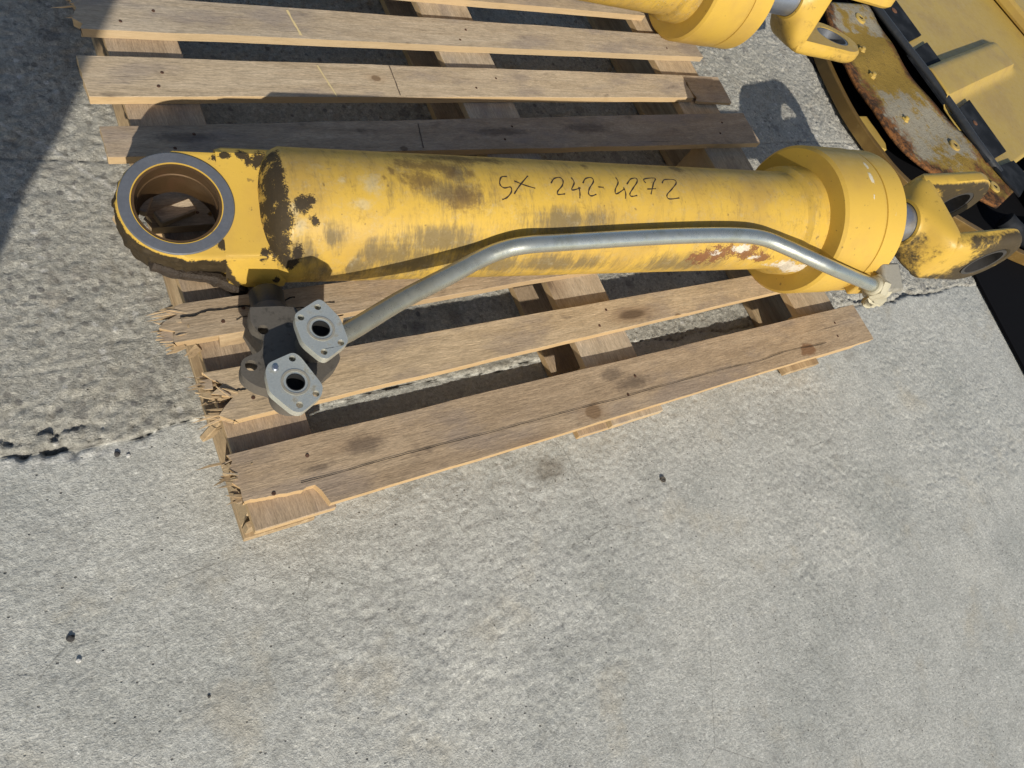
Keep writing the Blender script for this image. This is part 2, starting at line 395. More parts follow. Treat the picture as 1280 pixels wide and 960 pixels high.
M_cream = mat_steel('cream_fitting', (.46, .42, .30), .55, .1, (.22, .18, .12), .65, 55)
M_gfit = mat_steel('grey_fitting', (.30, .28, .23), .6, .2, (.12, .11, .08), .5, 30)
M_ink = NT('marker_ink', .6); M_ink.col((.035, .022, .012)); M_ink = M_ink.m
M_chalk = NT('chalk', .9); M_chalk.col((.62, .50, .26)); M_chalk = M_chalk.m
M_pencil = NT('pencil', .9); M_pencil.col((.10, .075, .055)); M_pencil = M_pencil.m
M_nail = mat_steel('rusty_nail', (.10, .05, .03), .7, .4, (.04, .02, .015), .6, 80)
M_black = NT('black_steel', .75, 0, .12)
M_black.col(M_black.mix(M_black.step(M_black.noise(9, 4, .6), .4, .7), (.010, .011, .013), (.028, .03, .034))); M_black = M_black.m
M_hose = mat_steel('hose_rubber', (.03, .032, .035), .28, 0, (.07, .065, .06), .4, 20)
M_shade = NT('shade_black', .9, 0, .05); M_shade.col((.006, .006, .007)); M_shade = M_shade.m
M_stone = NT('dark_stone', .85); M_stone.col(M_stone.mix(M_stone.noise(120, 3), (.02, .02, .02), (.07, .065, .06))); M_stone = M_stone.m
M_pale = NT('pale_chip', .8); M_pale.col((.5, .49, .46)); M_pale = M_pale.m
M_rustm = mat_steel('rusted_steel', (.15, .065, .03), .8, .1, (.05, .025, .015), .8, 40)
def mat_rustplate():
    k = NT('peeling_plate', .85, 0, .15)
    n1 = k.noise(5.5, 5, .65); n2 = k.noise(30, 5, .7); n3 = k.noise(7, 5, .7, vec=k.mp(loc=(4, 2, 1))); n4 = k.noise(120, 3, .7)
    yl = k.mix(n1, (.20, .125, .022), (.34, .225, .05)); gy = k.mix(n4, (.20, .175, .125), (.40, .36, .27))
    pe = k.step(k.ma('ADD', k.attr('peel'), k.ma('ADD', k.ma('MULTIPLY', k.ma('SUBTRACT', n1, .5), 2.2), k.ma('MULTIPLY', k.ma('SUBTRACT', n2, .5), 1.0))), .30, .60)
    c = k.mix(pe, yl, gy)
    c = k.mix(k.ma('MULTIPLY', k.step(n2, .52, .7), .45), c, (.12, .075, .03))
    ru = k.step(k.ma('ADD', k.attr('edge'), k.ma('ADD', k.ma('MULTIPLY', k.ma('SUBTRACT', n3, .5), 1.5), k.ma('MULTIPLY', k.ma('SUBTRACT', n2, .5), .8))), .36, .72)
    c = k.mix(ru, c, k.mix(k.step(n2, .4, .62), (.045, .026, .016), (.20, .085, .028)))
    k.col(c); k.bump(k.ma('ADD', n2, k.ma('MULTIPLY', n4, .6)), .006, .8); return k.m
M_plate = mat_rustplate()

# ------------------------------------------------------------------ ground
def make_ground():
    def axis(lo, hi, st, far):
        a = list(np.arange(lo, hi, st)); d = st; x = a[-1]; tail = []
        while x < far: d *= 1.35; x += d; tail.append(x)
        d = st; x = lo; head = []
        while x > -far: d *= 1.35; x -= d; head.append(x)
        return np.array(head[::-1]+a+tail)
    X = axis(-.35, 4.3, .005, 90); Y = axis(-.32, 1.95, .005, 90)
    gx, gy = np.meshgrid(X, Y, indexing='ij'); x = gx.ravel(); y = gy.ravel()
    jag = (fbm(x, y*0, 9, 3, 4)-.5)*.03
    yj = .583-.038*x+jag
    d = y-yj
    rear = sst(-.004, .004, d)
    near = np.exp(-np.maximum(0, np.abs(x-2)-2.6)*3)
    hr = (vnoise(x, y, 80, 11)-.5)*.0034+(vnoise(x, y, 120, 12)-.5)*.0044+(vnoise(x, y, 14, 13)-.5)*.0040
    hp = np.minimum(vnoise(x, y, 44, 14)-.34, 0)*.013
    hf = (vnoise(x, y, 80, 15)-.5)*.0017+(vnoise(x, y, 125, 16)-.5)*.0022+(vnoise(x, y, 9, 17)-.5)*.003-np.maximum(vnoise(x, y, 55, 18)-.72, 0)*.008
    rough_f = sst(.42, .62, fbm(x, y, 1.7, 30, 3))
    hf = hf*(.38+.58*rough_f)
    z = rear*(hr+hp+.003)+(1-rear)*hf
    wid = .0008+.0022*vnoise(x, y*0, 22, 21)**2
    spl = sst(.12, .02, x)*.9+sst(.025, .0, np.abs(x-.145))*.7
    spr = sst(2.5, 2.62, x)*sst(3.5, 3.2, x)
    wid = wid+spl*.006*vnoise(x, y*0, 60, 22)+spr*.003
    cr = np.exp(-(d/wid)**2)
    z = z-cr*.008
    spall = spl*sst(.05, .0, np.abs(d-.016))*np.clip((fbm(x, y, 48, 23, 3)-.46)*2.6, 0, 1)+spr*sst(.03, .0, np.abs(d-.012))*np.clip(vnoise(x, y, 60, 24)-.42, 0, 1)
    z = z-spall*.036
    # second, shallow joint further back
    d2 = y-1.268-(fbm(x, y*0, 5, 41, 3)-.5)*.02
    c2 = np.exp(-(d2/.0028)**2); z = z-c2*.004
    # pebble sized holes at random in the rear slab
    z = np.where((np.abs(x-2) < 3) & (y < 2.2) & (y > -.5), z, 0.0)
    chalk = np.zeros_like(x)
    def seg(ax_, ay, bx, by, wd, s):
        t = np.clip(((x-ax_)*(bx-ax_)+(y-ay)*(by-ay))/((bx-ax_)**2+(by-ay)**2), 0, 1)
        dd = np.hypot(x-ax_-(bx-ax_)*t, y-ay-(by-ay)*t); return s*np.exp(-(dd/wd)**2)
    for q in ((.0, 1.40, .111, 1.306, .006, .8), (.111, 1.306, .222, 1.176, .006, 1.), (.222, 1.176, .245, 1.12, .006, .6), (.895, .30, .90, .20, .009, .6), (.90, .20, .93, .13, .006, .35)):
        chalk = np.maximum(chalk, seg(*q))
    chalk = np.maximum(chalk, .55*np.exp(-((y-1.225)/.022)**2)*sst(2.9, 3.1, x))
    chalk = np.maximum(chalk, .6*np.exp(-((d+.02)/.02)**2)*sst(.3, .1, x))
    stain = .75*np.exp(-((x-1.02)/.085)**2-((y-.25)/.05)**2)
    stain = np.maximum(stain, .5*np.exp(-((x-2.45)/.10)**2-((y-.30)/.06)**2))
    me = bpy.data.meshes.new('ground'); nx, ny = len(X), len(Y)
    me.vertices.add(nx*ny); me.vertices.foreach_set('co', np.stack([x, y, z], 1).ravel().astype(np.float32))
    i, j = np.meshgrid(np.arange(nx-1), np.arange(ny-1), indexing='ij'); a = (i*ny+j).ravel()
    q = np.stack([a, a+ny, a+ny+1, a+1], 1).ravel().astype(np.int32); nf = len(a)
    me.loops.add(nf*4); me.loops.foreach_set('vertex_index', q)
    me.polygons.add(nf); me.polygons.foreach_set('loop_start', np.arange(0, nf*4, 4, dtype=np.int32))
    me.polygons.foreach_set('loop_total', np.full(nf, 4, dtype=np.int32)); me.polygons.foreach_set('use_smooth', np.ones(nf, dtype=bool))
    me.update(calc_edges=True)
    for nme, v in (('rear', rear), ('stain', stain), ('chalk', chalk), ('crack', np.clip(cr*.9+c2*.35+spl*spall*.7, 0, 1))):
        at = me.attributes.new(nme, 'FLOAT', 'POINT'); at.data.foreach_set('value', v.astype(np.float32))
    me.materials.append(M_conc)
    o = bpy.data.objects.new('ground', me); C.objects.link(o); o['kind'] = 'structure'
    o['label'] = 'grey concrete yard of two slabs with a ragged joint'
    return o
make_ground()

# ------------------------------------------------------------------ pallet
ZT = .200; TB = .0225
pal = thing('pallet', 'long wooden pallet of weathered planks, its near left corner broken and splintered', 'pallet', Matrix.Translation((1.25, 1.1, 0)))

def board(name, x0, x1, y0, y1, z1, th, mat, tilt=0.0, jag0=0.0, jag1=0.0, seed=0, nx=40, ny=7, split=None, slope=(0, 0), wany=0.0, corner=0.0):
    """plank along X: x0..x1, y0 front.. y1 back, top z1. slope: y shift of front/back edge from left to right"""
    r = np.random.default_rng(seed)
    top = []; bot = []
    for i in range(nx+1):
        t = (i/nx)**1.7 if nx > 20 else i/nx
        for j in range(ny+1):
            u = j/ny
            ya = y0+slope[0]*t; yb = y1+slope[1]*t
            ya += (fbm(np.array([t*(x1-x0)]), np.array([seed*3.7]), 6, seed, 3)[0]-.5)*(.005+wany)
            yb += (fbm(np.array([t*(x1-x0)]), np.array([seed*5.1]), 6, seed+9, 3)[0]-.5)*.005
            if corner: ya += corner*float(sst(.388, .372, np.array(x0+(x1-x0)*t)))*(1-.34*vnoise(np.array([t*40.]), np.array([1.5]), 1, 77)[0]-.07*vnoise(np.array([t*300.]), np.array([2.5]), 1, 78)[0])
            y = ya+(yb-ya)*u
            j0 = jag0*(vnoise(np.array([u*7.]), np.array([seed+.3]), 1, seed+20)[0]*1.1+.5*vnoise(np.array([u*17.]), np.array([seed+.3]), 1, seed+21)[0])
            j1 = jag1*(vnoise(np.array([u*7.]), np.array([seed+.7]), 1, seed+30)[0])
            x = (x0+j0)*(1-t)+(x1-j1)*t
            z = z1+tilt*(u-.5)+(fbm(np.array([t*3.]), np.array([u*.7]), 1, seed+5, 3)[0]-.5)*.003
            top.append((x, y, z)); bot.append((x+(.35*j0*(1-t))*(1 if i == 0 else 0), y, z-th))
    n = (nx+1)*(ny+1); id_ = lambda i, j: i*(ny+1)+j
    fs = []
    for i in range(nx):
        for j in range(ny):
            a, b, c, d = id_(i, j), id_(i+1, j), id_(i+1, j+1), id_(i, j+1)
            fs.append((a, b, c, d)); fs.append((a+n, d+n, c+n, b+n))
        a, b = id_(i, 0), id_(i+1, 0); fs.append((a, a+n, b+n, b))
        a, b = id_(i, ny), id_(i+1, ny); fs.append((a, b, b+n, a+n))
    for j in range(ny):
        a, b = id_(0, j), id_(0, j+1); fs.append((a, b, b+n, a+n))
        a, b = id_(nx, j), id_(nx, j+1); fs.append((a, a+n, b+n, b))
    mb = MB(); mb.add(top+bot, fs)
    return mb.build(name, mat, pal, world=True, smooth=25, bevel=.0018, seg=1)

nail_me = None
def nail(x, y, z, parent, big=1.0):
    global nail_me
    if nail_me is None:
        mb = MB(); mb.lathe([(-.004, .0045), (0, .005), (.0012, .004)], 10, Matrix.Rotation(-math.pi/2, 4, 'Y'))
        o = mb.build('nail', M_nail, None); nail_me = o.data; bpy.data.objects.remove(o)
    o = bpy.data.objects.new('nail', nail_me); C.objects.link(o); o.parent = parent
    o.matrix_parent_inverse = parent.matrix_world.inverted() @ Matrix.Identity(4)
    o.location = (x, y, z); o.scale = (big, big, big); o.rotation_euler = (random.uniform(-.25, .25), random.uniform(-.25, .25), 0)

STR = [(.262, .418), (1.135, 1.312), (2.030, 2.225)]
BD = [ # x0,x1,yfront,yback at left, slope front/back, jag0,jag1, mat
 (.215, 2.085, 1.655, 1.775, (.045, .03), .004, .006, M_wood),
 (.200, 2.272, 1.460, 1.566, (.052, .05), .02, .004, M_wood),
 (.192, 2.100, 1.268, 1.383, (.046, .035), .002, .012, M_wood),
 (.195, 2.315, 1.108, 1.188, (.0, .06), .003, .006, M_woodg),
 (.215, .37, .930, 1.02, (.0, .0), .03, .03, M_woodg),
 (.185, 1.98, .668, .752, (.045, .012), .055, .004, M_wood),
 (.238, 2.02, .490, .597, (.036, .0), .045, .004, M_wood),
 (.236, 2.297, .283, .426, (.008, -.002), .02, .004, M_woodg)]
boards = []
for i, (x0, x1, y0, y1, sl_, j0, j1, mt) in enumerate(BD):
    b = board('plank' if i != 4 else 'broken_plank_end', x0, x1, y0, y1, ZT+(.0 if i else .0), TB, mt, 0, j0, j1, seed=40+i*7, slope=sl_, corner=.060 if i == 7 else 0, nx=(130 if i == 7 else 60))
    boards.append(b)
    for (a, c) in STR:
        for q, yy in ((.38, .3), (.68, .68)):
            if x0+.05 < a+(c-a)*q < x1:
                t = (a-x0)/(x1-x0); yf = y0+sl_[0]*t; yb = y1+sl_[1]*t
                nail(a+(c-a)*q+random.uniform(-.02, .02), yf+(yb-yf)*(yy+random.uniform(-.06, .06)), ZT+.0006, b, .8)
# the right tail of the third plank back is snapped off and sits lower
board('broken_plank_end', 2.09, 2.30, 1.305, 1.42, ZT-.004, .014, M_woodg, .004, .02, .01, seed=91, nx=10, slope=(-.004, 0))
# stringer boards, bottom boards, blocks
def ylong(name, x0, x1, y0, y1, z0, z1, mat, seed):
    M = Matrix.Rotation(math.pi/2, 4, 'Z')
    mb = MB(); n = 24; r = np.random.default_rng(seed); vs = []; fs = []
    for i in range(n+1):
        y = y0+(y1-y0)*i/n; d = r.uniform(-.0015, .0015, 4)
        vs += [(y, -(x1+d[0]), z0), (y, -(x0+d[1]), z0), (y, -(x0+d[2]), z1), (y, -(x1+d[3]), z1)]
    for i in range(n):
        for k in range(4): fs.append((i*4+k, i*4+(k+1) % 4, i*4+4+(k+1) % 4, i*4+4+k))
    fs += [(3, 2, 1, 0), (n*4, n*4+1, n*4+2, n*4+3)]
    mb.add(vs, fs)
    o = mb.build(name, mat, pal, smooth=0, bevel=.0015, seg=1)
    o.matrix_parent_inverse = pal.matrix_world.inverted(); o.matrix_basis = M
    return o
ZS = ZT-TB-.0005
for i, (a, c) in enumerate(STR):
    ylong('stringer_board', a, c, (.278, .272, .292)[i], 2.08, ZS-.024, ZS, M_woodg if i == 0 else M_wood, 5+i)
    ylong('bottom_board', a+.004, c-.004, .30, 2.07, .006, .028, M_raw if i != 1 else M_woodg, 15+i)
    for k, (ya, yb) in enumerate(((.325, .45), (1.02, 1.15), (1.93, 2.06))):
        mb = MB(); mb.box(((a+c)/2+random.uniform(-.004, .004), (ya+yb)/2, (.0285+ZS-.0245)/2), (c-a-.012, yb-ya, ZS-.0245-.0285))
        mb.build('block', M_woodg, pal, world=True, smooth=0, bevel=.002, seg=1)
board('shade_board', .27, 2.22, .372, .428, .066, .055, M_woodg, 0, .02, .01, seed=130, wany=.012, nx=60)  # unseen low board added under the front plank to shade the gap behind
# splinters and broken ends at the left
def splinter(name, pts, th, mat):
    mb = MB(); mb.prism(pts, [], 0, th)
    return mb
def splint(cx, cy, z, ln, wd, ang, pitch, th=.006, mat=M_raw):
    mb = MB(); up = [(0, wd*.5)]; lo = [(0, -wd*.5)]; nt_ = max(2, int(wd/.006))
    tips = []
    for q in range(nt_):
        yy = -wd*.5+wd*(q+.5)/nt_; tips += [(ln*random.uniform(.55, 1.0), yy-wd*.2/nt_), (ln*random.uniform(.35, .6), yy+wd*.45/nt_)]
    pts = lo+tips+up
    M = Matrix.Translation((cx, cy, z)) @ Matrix.Rotation(ang, 4, 'Z') @ Matrix.Rotation(-pitch, 4, 'Y')
    mb.prism(pts, [], 0, th, M)
    return mb.build('splinter', mat, pal, world=True, smooth=0)
for n_, q in enumerate(((.222, .690, .190, .034, .026, 3.2, -.1), (.236, .672, .184, .040, .022, 3.35, -.25), (.262, .662, .178, .035, .016, 3.6, -.5), 
          (.262, .572, .194, .024, .022, 3.0, -.1), (.258, .548, .192, .034, .012, 2.9, .15), (.262, .52, .184, .030, .020, 3.5, -.5), (.285, .538, .199, .040, .0035, 2.3, .25), (.30, .543, .199, .034, .003, 2.7, .2),
          (.252, .350, .188, .018, .026, 3.3, -.2), (.252, .345, .186, .018, .02, 3.3, -.1),  (.245, .40, .19, .016, .02, 3.1, .05), (.245, .385, .186, .02, .012, 2.9, 0))):
    q = q+((.004), (M_raw if n_ % 3 else M_woodg))
    splint(*q)
def fibres(x, y0, y1, z, n, sd):
    r = np.random.default_rng(sd); mb = MB()
    for q in range(n):
        ln_ = r.uniform(.012, .045)*(1 if r.random() < .8 else 1.5); wd = r.uniform(.0012, .0035); th = r.uniform(.001, .0025)
        M = Matrix.Translation((x+r.uniform(-.004, .03), r.uniform(y0, y1), z-r.uniform(.001, .019))) @ Matrix.Rotation(math.pi+r.normal(0, .28), 4, 'Z') @ Matrix.Rotation(r.normal(0, .22), 4, 'Y')
        b0 = [(-.012, -wd, -th), (-.012, wd, -th), (-.012, wd, th), (-.012, -wd, th)]; b1 = [(ln_*.6, -wd*.7, -th*.7), (ln_*.6, wd*.6, -th*.7), (ln_*.6, wd*.6, th*.6), (ln_*.6, -wd*.7, th*.6)]
        vs = [M @ Vector(v) for v in b0+b1]+[M @ Vector((ln_, wd*r.uniform(-.8, .8), th*r.uniform(-.5, .5)))]
        mb.add(vs, [(0, 1, 5, 4), (1, 2, 6, 5), (2, 3, 7, 6), (3, 0, 4, 7), (4, 5, 8), (5, 6, 8), (6, 7, 8), (7, 4, 8), (3, 2, 1, 0)], q % 2)
    o = mb.build('torn_fibres', [M_raw, M_wood], pal, world=True, smooth=0); o['kind'] = 'stuff'
fibres(.222, .672, .75, ZT, 26, 11); fibres(.258, .495, .59, ZT, 24, 12); fibres(.252, .345, .42, ZT, 18, 13); fibres(.225, 1.47, 1.56, ZT, 14, 14)
# exposed raw wood on the torn edge of the two split planks
for (x0, x1, y, z, w_, dz) in ((.30, .56, .668, ZT-.010, .016, .012),):
    mb = MB(); n = 14; vs = []; fs = []
    for i in range(n+1):
        x = x0+(x1-x0)*i/n; ww = w_*(.6+.7*random.random())*(1-i/n*.8)
        vs += [(x, y-ww, z-dz), (x, y+.004, z+.009), (x, y+.004, z-dz)]
    for i in range(n):
        for k in range(3): fs.append((i*3+k, i*3+(k+1) % 3, i*3+3+(k+1) % 3, i*3+3+k))
    fs += [(2, 1, 0), (n*3, n*3+1, n*3+2)]
    mb.add(vs, fs); mb.build('torn_edge', M_raw, pal, world=True, smooth=0)
# a standing split chip at the corner and loose offcuts seen through the eye
for c, d, a in (((.258, .515, .11), (.026, .014, .09), (.1, .25, .3)), ((.285, .315, .07), (.04, .016, .10), (.1, -.1, .2))):
    mb = MB(); mb.box((0, 0, 0), d, 0, Matrix.Translation(c) @ Matrix.Rotation(a[2], 4, 'Z') @ Matrix.Rotation(a[0], 4, 'X') @ Matrix.Rotation(a[1], 4, 'Y'))
    mb.build('split_chip', M_raw, pal, world=True, smooth=0, bevel=.002, seg=1)
def ribbon(name, mat, parent, pts, wd, z):
    mb = MB(); P = [Vector((a, b, z)) for a, b in pts]; vs = []
    for i, q in enumerate(P):
        t = (P[min(i+1, len(P)-1)]-P[max(i-1, 0)]).normalized(); s = Vector((-t.y, t.x, 0))*wd*.5*(.7+.6*random.random())
        vs += [q-s, q+s]
    mb.add(vs, [(2*i, 2*i+2, 2*i+3, 2*i+1) for i in range(len(P)-1)])
    return mb.build(name, mat, parent, world=True, smooth=0)
ln = lambda a, b, n=8: [(a[0]+(b[0]-a[0])*i/n+random.uniform(-.0007, .0007), a[1]+(b[1]-a[1])*i/n) for i in range(n+1)]
ribbon('chalk_line', M_chalk, boards[1], ln((.706, 1.568), (.717, 1.482)), .006, ZT+.0022)
ribbon('chalk_line', M_chalk, boards[2], ln((.728, 1.383), (.747, 1.281)), .004, ZT+.0022)
ribbon('pencil_line', M_pencil, boards[2], ln((.933, 1.392), (.928, 1.29)), .003, ZT+.0022)
ribbon('pencil_line', M_pencil, boards[3], ln((.943, 1.195), (.928, 1.115)), .003, ZT+.0022)
def crackline(parent, y0, y1, x0, x1, wd, sd):
    r = np.random.default_rng(sd); n = 40
    ribbon('split_line', M_void, parent, [(x0+(x1-x0)*i/n, y0+(y1-y0)*i/n+(fbm(np.array([i*.25]), np.array([sd*1.]), 1, sd, 3)[0]-.5)*.012) for i in range(n+1)], wd, ZT+.0020)
crackline(boards[7], .336, .325, .36, 2.05, .0013, 3)
crackline(boards[5], .722, .728, .24, .47, .0035, 4); crackline(boards[5], .70, .706, .34, .55, .002, 5)
crackline(boards[6], .548, .565, .30, .44, .003, 6)

# small offcuts lying on the planks under the cylinder's eye
for i, (c, d, a) in enumerate((((.235, .985, .204), (.06, .028, .02), 1.1), ((.285, .948, .210), (.080, .030, .022), .35), ((.195, .93, .206), (.035, .05, .02), .35))):
    mb = MB(); mb.box((0, 0, 0), d, 0, Matrix.Translation((c[0], c[1], c[2]+.012)) @ Matrix.Rotation(a, 4, 'Z') @ Matrix.Rotation(.12, 4, 'X'))
    o = mb.build('wood_offcut', M_wood, None, smooth=0, bevel=.003, seg=1)
    tag(o, ('splintered wood offcut in the middle of the three under the cylinder eye', 'longest wood offcut at the right under the cylinder eye', 'short pale wood chip at the left under the cylinder eye')[i], 'wood scrap', 'wood scraps under the cylinder eye')

# ------------------------------------------------------------------ hydraulic cylinders
D = Vector((1, -.154, .0775)).normalized(); U = D.cross(Vector((0, 0, 1))).normalized(); V = U.cross(D)
A0 = Vector((1, .7954, .3273))
def frame(o, d):
    u = d.cross(Vector((0, 0, 1))).normalized(); v = u.cross(d)
    M = Matrix((d, -u, v)).transposed().to_4x4(); M.translation = o; return M
MC = frame(A0, D)
TEXT = [[(-0.069, 93.999), (-0.084, 92.756), (-0.092, 85.276), (-0.084, 81.26), (-0.068, 82.287), (-0.068, 77.47), (-0.081, 71.993), (-0.093, 70.023)], [(-0.062, 75.602), (-0.046, 83.396), (-0.016, 95.766)], [(-0.055, 89.111), (-0.033, 85.06), (-0.007, 81.819)], [(0.037, 87.841), (0.049, 93.47), (0.065, 95.278), (0.071, 91.898), (0.065, 85.789), (0.05, 79.828), (0.048, 76.355), (0.067, 76.951)], [(0.096, 95.859), (0.099, 89.476), (0.087, 81.306), (0.112, 83.771)], [(0.108, 84.825), (0.107, 78.407), (0.104, 72.917)], [(0.122, 89.139), (0.134, 95.017), (0.151, 96.655), (0.153, 91.793), (0.136, 83.652), (0.13, 78.029), (0.136, 75.631), (0.151, 77.428)], [(0.161, 85.535), (0.176, 85.288)], [(0.221, 98.298), (0.222, 91.933), (0.207, 83.224), (0.207, 78.441), (0.235, 84.481)], [(0.232, 85.82), (0.234, 79.805), (0.23, 73.661)], [(0.245, 89.814), (0.263, 96.864), (0.28, 98.325), (0.278, 93.375), (0.26, 85.723), (0.246, 79.291), (0.248, 76.325), (0.266, 77.351)], [(0.302, 92.204), (0.303, 97.625), (0.338, 99.473), (0.324, 91.523), (0.307, 79.073)], [(0.3, 84.845), (0.327, 85.668)], [(0.352, 92.744), (0.365, 97.95), (0.394, 98.49), (0.396, 93.738), (0.375, 85.824), (0.355, 78.924), (0.359, 74.615), (0.391, 75.987)]]
SMUDGE = [(-0.353, 20.4, 0.108, 20.8), (-0.477, 36.5, 0.037, 14.4), (-0.438, 5.3, 0.084, 14.9), (-0.245, 34.0, 0.111, 16.2), (-0.117, 6.3, 0.19, 17.7), (0.051, 4.0, 0.211, 15.4), (-0.535, 20.2, 0.038, 17.8), (-0.305, 8.8, 0.11, 20.9), (-0.206, 95.3, 0.037, 14.9), (-0.226, 76.0, 0.083, 14.5), (0.061, 52.5, 0.132, 15.2), (0.419, -1.7, 0.172, 21.4)]
DARK = [(-0.211, 98.1, 0.028, 13.2), (-0.172, 96.0, 0.017, 7.5), (-0.304, 105.2, 0.046, 10.4), (-0.174, 121.2, 0.158, 12.1), (-0.344, 95.9, 0.008, 6.0), (-0.363, 87.8, 0.007, 4.2), (0.42, 121.1, 0.023, 17.3), (0.138, 116.8, 0.012, 7.3)]
GREASEB = [(-0.587, 89.0, 0.013, 15.3), (-0.594, 62.5, 0.014, 16.5), (-0.583, 41.2, 0.023, 17.6), (-0.577, 22.0, 0.029, 17.7), (-0.532, 62.3, 0.021, 9.5), (-0.51, 50.7, 0.012, 5.7), (-0.607, 7.9, 0.02, 7.2), (-0.543, 21.8, 0.015, 11.9), (-.60, 110, .012, 14), (-.582, 75, .016, 22), (-.578, 50, .020, 22), (-.574, 30, .024, 18), (-.56, 12, .02, 14), (-.515, 66, .012, 6), (-.572, 95, .020, 16), (-.570, 75, .020, 20), (-.566, 55, .022, 20), (-.575, 115, .02, 14)]
WHITE = [(-0.391, 82.7, 0.029, 11.4), (-0.413, 63.8, 0.029, 5.9), (-0.547, 58.5, 0.012, 7.4), (-0.537, 45.6, 0.018, 7.7), (-0.45, 84.0, 0.009, 3.8)]
RUST = [(0.481, 9.1, 0.062, 16.1), (0.543, 13.5, 0.075, 17.8), (0.625, 15.2, 0.06, 13.8), (0.7, 6.8, 0.037, 9.9)]
CHIP = [(0.825, -7.0, 0.097, 12.2), (0.6, 22.1, 0.041, 6.4)]

def build_cylinder(root, dirty=True, clevis_roll=0.0, full=True):
    """whole cylinder in root's local frame: x along the rod, y away from the camera side, z up"""
    RT = .137
    SMAP = ((-.742, -.60, -.554, .80, .876, 1.04, 1.135, 1.394, 1.474, 1.735, 1.863), (-.734, -.587, -.5395, .8158, .8895, 1.0477, 1.1389, 1.3854, 1.461, 1.7058, 1.8249))
    def remap(o):
        n_ = len(o.data.vertices); c_ = np.empty(n_*3, dtype=np.float32); o.data.vertices.foreach_get('co', c_); c_ = c_.reshape(-1, 3)
        x_ = c_[:, 0].astype(float); m_ = np.interp(x_, SMAP[0], SMAP[1]); m_ = np.where(x_ < -.742, x_+.008, m_); m_ = np.where(x_ > 1.863, x_-.0381, m_)
        c_[:, 0] = m_; o.data.vertices.foreach_set('co', c_.ravel()); o.data.update()
    # barrel: dense lathe so that the wear masks have room
    ns, nn = 300, 150
    xs = np.concatenate([[-.600, -.593, -.588, -.583, -.577, -.570, -.562], np.linspace(-.554, .80, ns), [.81, .822, .84, .86, .885]])
    rs = np.where(xs < -.554, np.interp(xs, [-.600, -.593, -.586, -.577, -.566, -.554], [.070, .095, .111, .123, .131, RT]), RT)
    rs = np.where(xs > .80, np.interp(xs, [.80, .81, .822, .885], [RT, .138, .152, .156]), rs)
    mb = MB(); mb.lathe(list(zip(xs, rs)), nn)
    co = np.array(mb.v); s = co[:, 0]; th = np.degrees(np.arctan2(co[:, 2], -co[:, 1]))
    def fld(bl, k=1.0, a0=0.0):
        a = np.full(len(s), a0)
        for (bs, bt, r1, r2) in bl:
            dd = np.sqrt(((s-bs)/(r1*1.15))**2+(((th-bt+180) % 360-180)/(r2*1.15))**2)
            a = np.maximum(a, np.clip(1-dd, -1, 1)*k)
        return a
    att = {}
    if dirty:
        streak = vnoise(s, th*0, 60, 71)
        low = sst(60, 10, th)*sst(-75, -40, th)*sst(-.56, -.5, s)*sst(.3, -.2, s)
        att['smudge'] = np.maximum(fld(SMUDGE, .95), low*.30)*(.7+.6*streak)+.10*sst(.35, .7, vnoise(s, th/40, 14, 72))*sst(.2, 0, s)
        for (a0_, b0_, a1_, b1_, wd_) in ((-.385, 68, -.462, 2, .012), (-.52, 52, -.472, 8, .010), (-.40, 40, -.33, 62, .006)):
            xx, yy_ = s, th/400.0; x0_, y0_, x1_, y1_ = a0_, b0_/400.0, a1_, b1_/400.0
            t_ = np.clip(((xx-x0_)*(x1_-x0_)+(yy_-y0_)*(y1_-y0_))/((x1_-x0_)**2+(y1_-y0_)**2), 0, 1)
            att['smudge'] = att['smudge']-.9*np.exp(-(np.hypot(xx-x0_-(x1_-x0_)*t_, yy_-y0_-(y1_-y0_)*t_)/wd_)**2)
        att['dark'] = fld(DARK+[(-.26, 104, .09, 12), (-.20, 70, .06, 18), (-.29, 88, .05, 14)])
        att['dark'][(s > -.32) & (s < -.14)] *= .85; att['white'] = fld(WHITE); att['rust'] = fld(RUST, .8, -1); att['bare'] = np.maximum(fld(CHIP, 1, -1), fld([(.60, 20, .03, 6), (.52, 16, .03, 5), (.66, 8, .03, 5)], .7, -1)); att['grease'] = fld(GREASEB, 1, -.6)
    else:
        z0 = np.zeros(len(s)); att = dict(smudge=.12*vnoise(s, th/30, 9, 5), dark=z0, white=z0, rust=z0, bare=z0, grease=z0)
    mb.build('barrel', M_tube, root, smooth=28, attrs=att)
    # gland: barrel and bolted head
    g = MB(); gx = []
    for x, r in [(.876, .150), (.876, .2035), (.884, .2115)]: gx.append((x, r))
    gx += [(x, .2115) for x in np.linspace(.90, 1.035, 18)]
    gx += [(1.040, .2095), (1.041, .205), (1.046, .205), (1.047, .209)] + [(x, .2095) for x in np.linspace(1.05, 1.125, 12)] + [(1.132, .203), (1.135, .195), (1.135, .066)]
    g.lathe(gx, 110, cap0=False, cap1=False)
    co = np.array(g.v); th = np.degrees(np.arctan2(co[:, 2], -co[:, 1])); s = co[:, 0]
    wf = np.zeros(len(s))
    for bs, bt, r1, r2 in ((1.0, 88, .012, 9), (1.01, 100, .01, 6), (.985, 72, .006, 4), (1.08, 60, .006, 4)):
        wf = np.maximum(wf, 1-np.sqrt(((s-bs)/r1)**2+((th-bt)/r2)**2))
    g.build('gland', M_gland, root, smooth=28, attrs={'white': np.clip(wf, 0, 1)})
    # port pad on the gland, at its lower camera side
    if full:
        pd = MB(); pd.box((1.095, -.186, -.005), (.080, .085, .090)); pd.build('port_pad', M_gland, root, bevel=.006)
    # rod
    r_ = MB(); r_.lathe([(1.10, .064), (1.46, .064)], 64); r_.build('rod', M_rod, root)
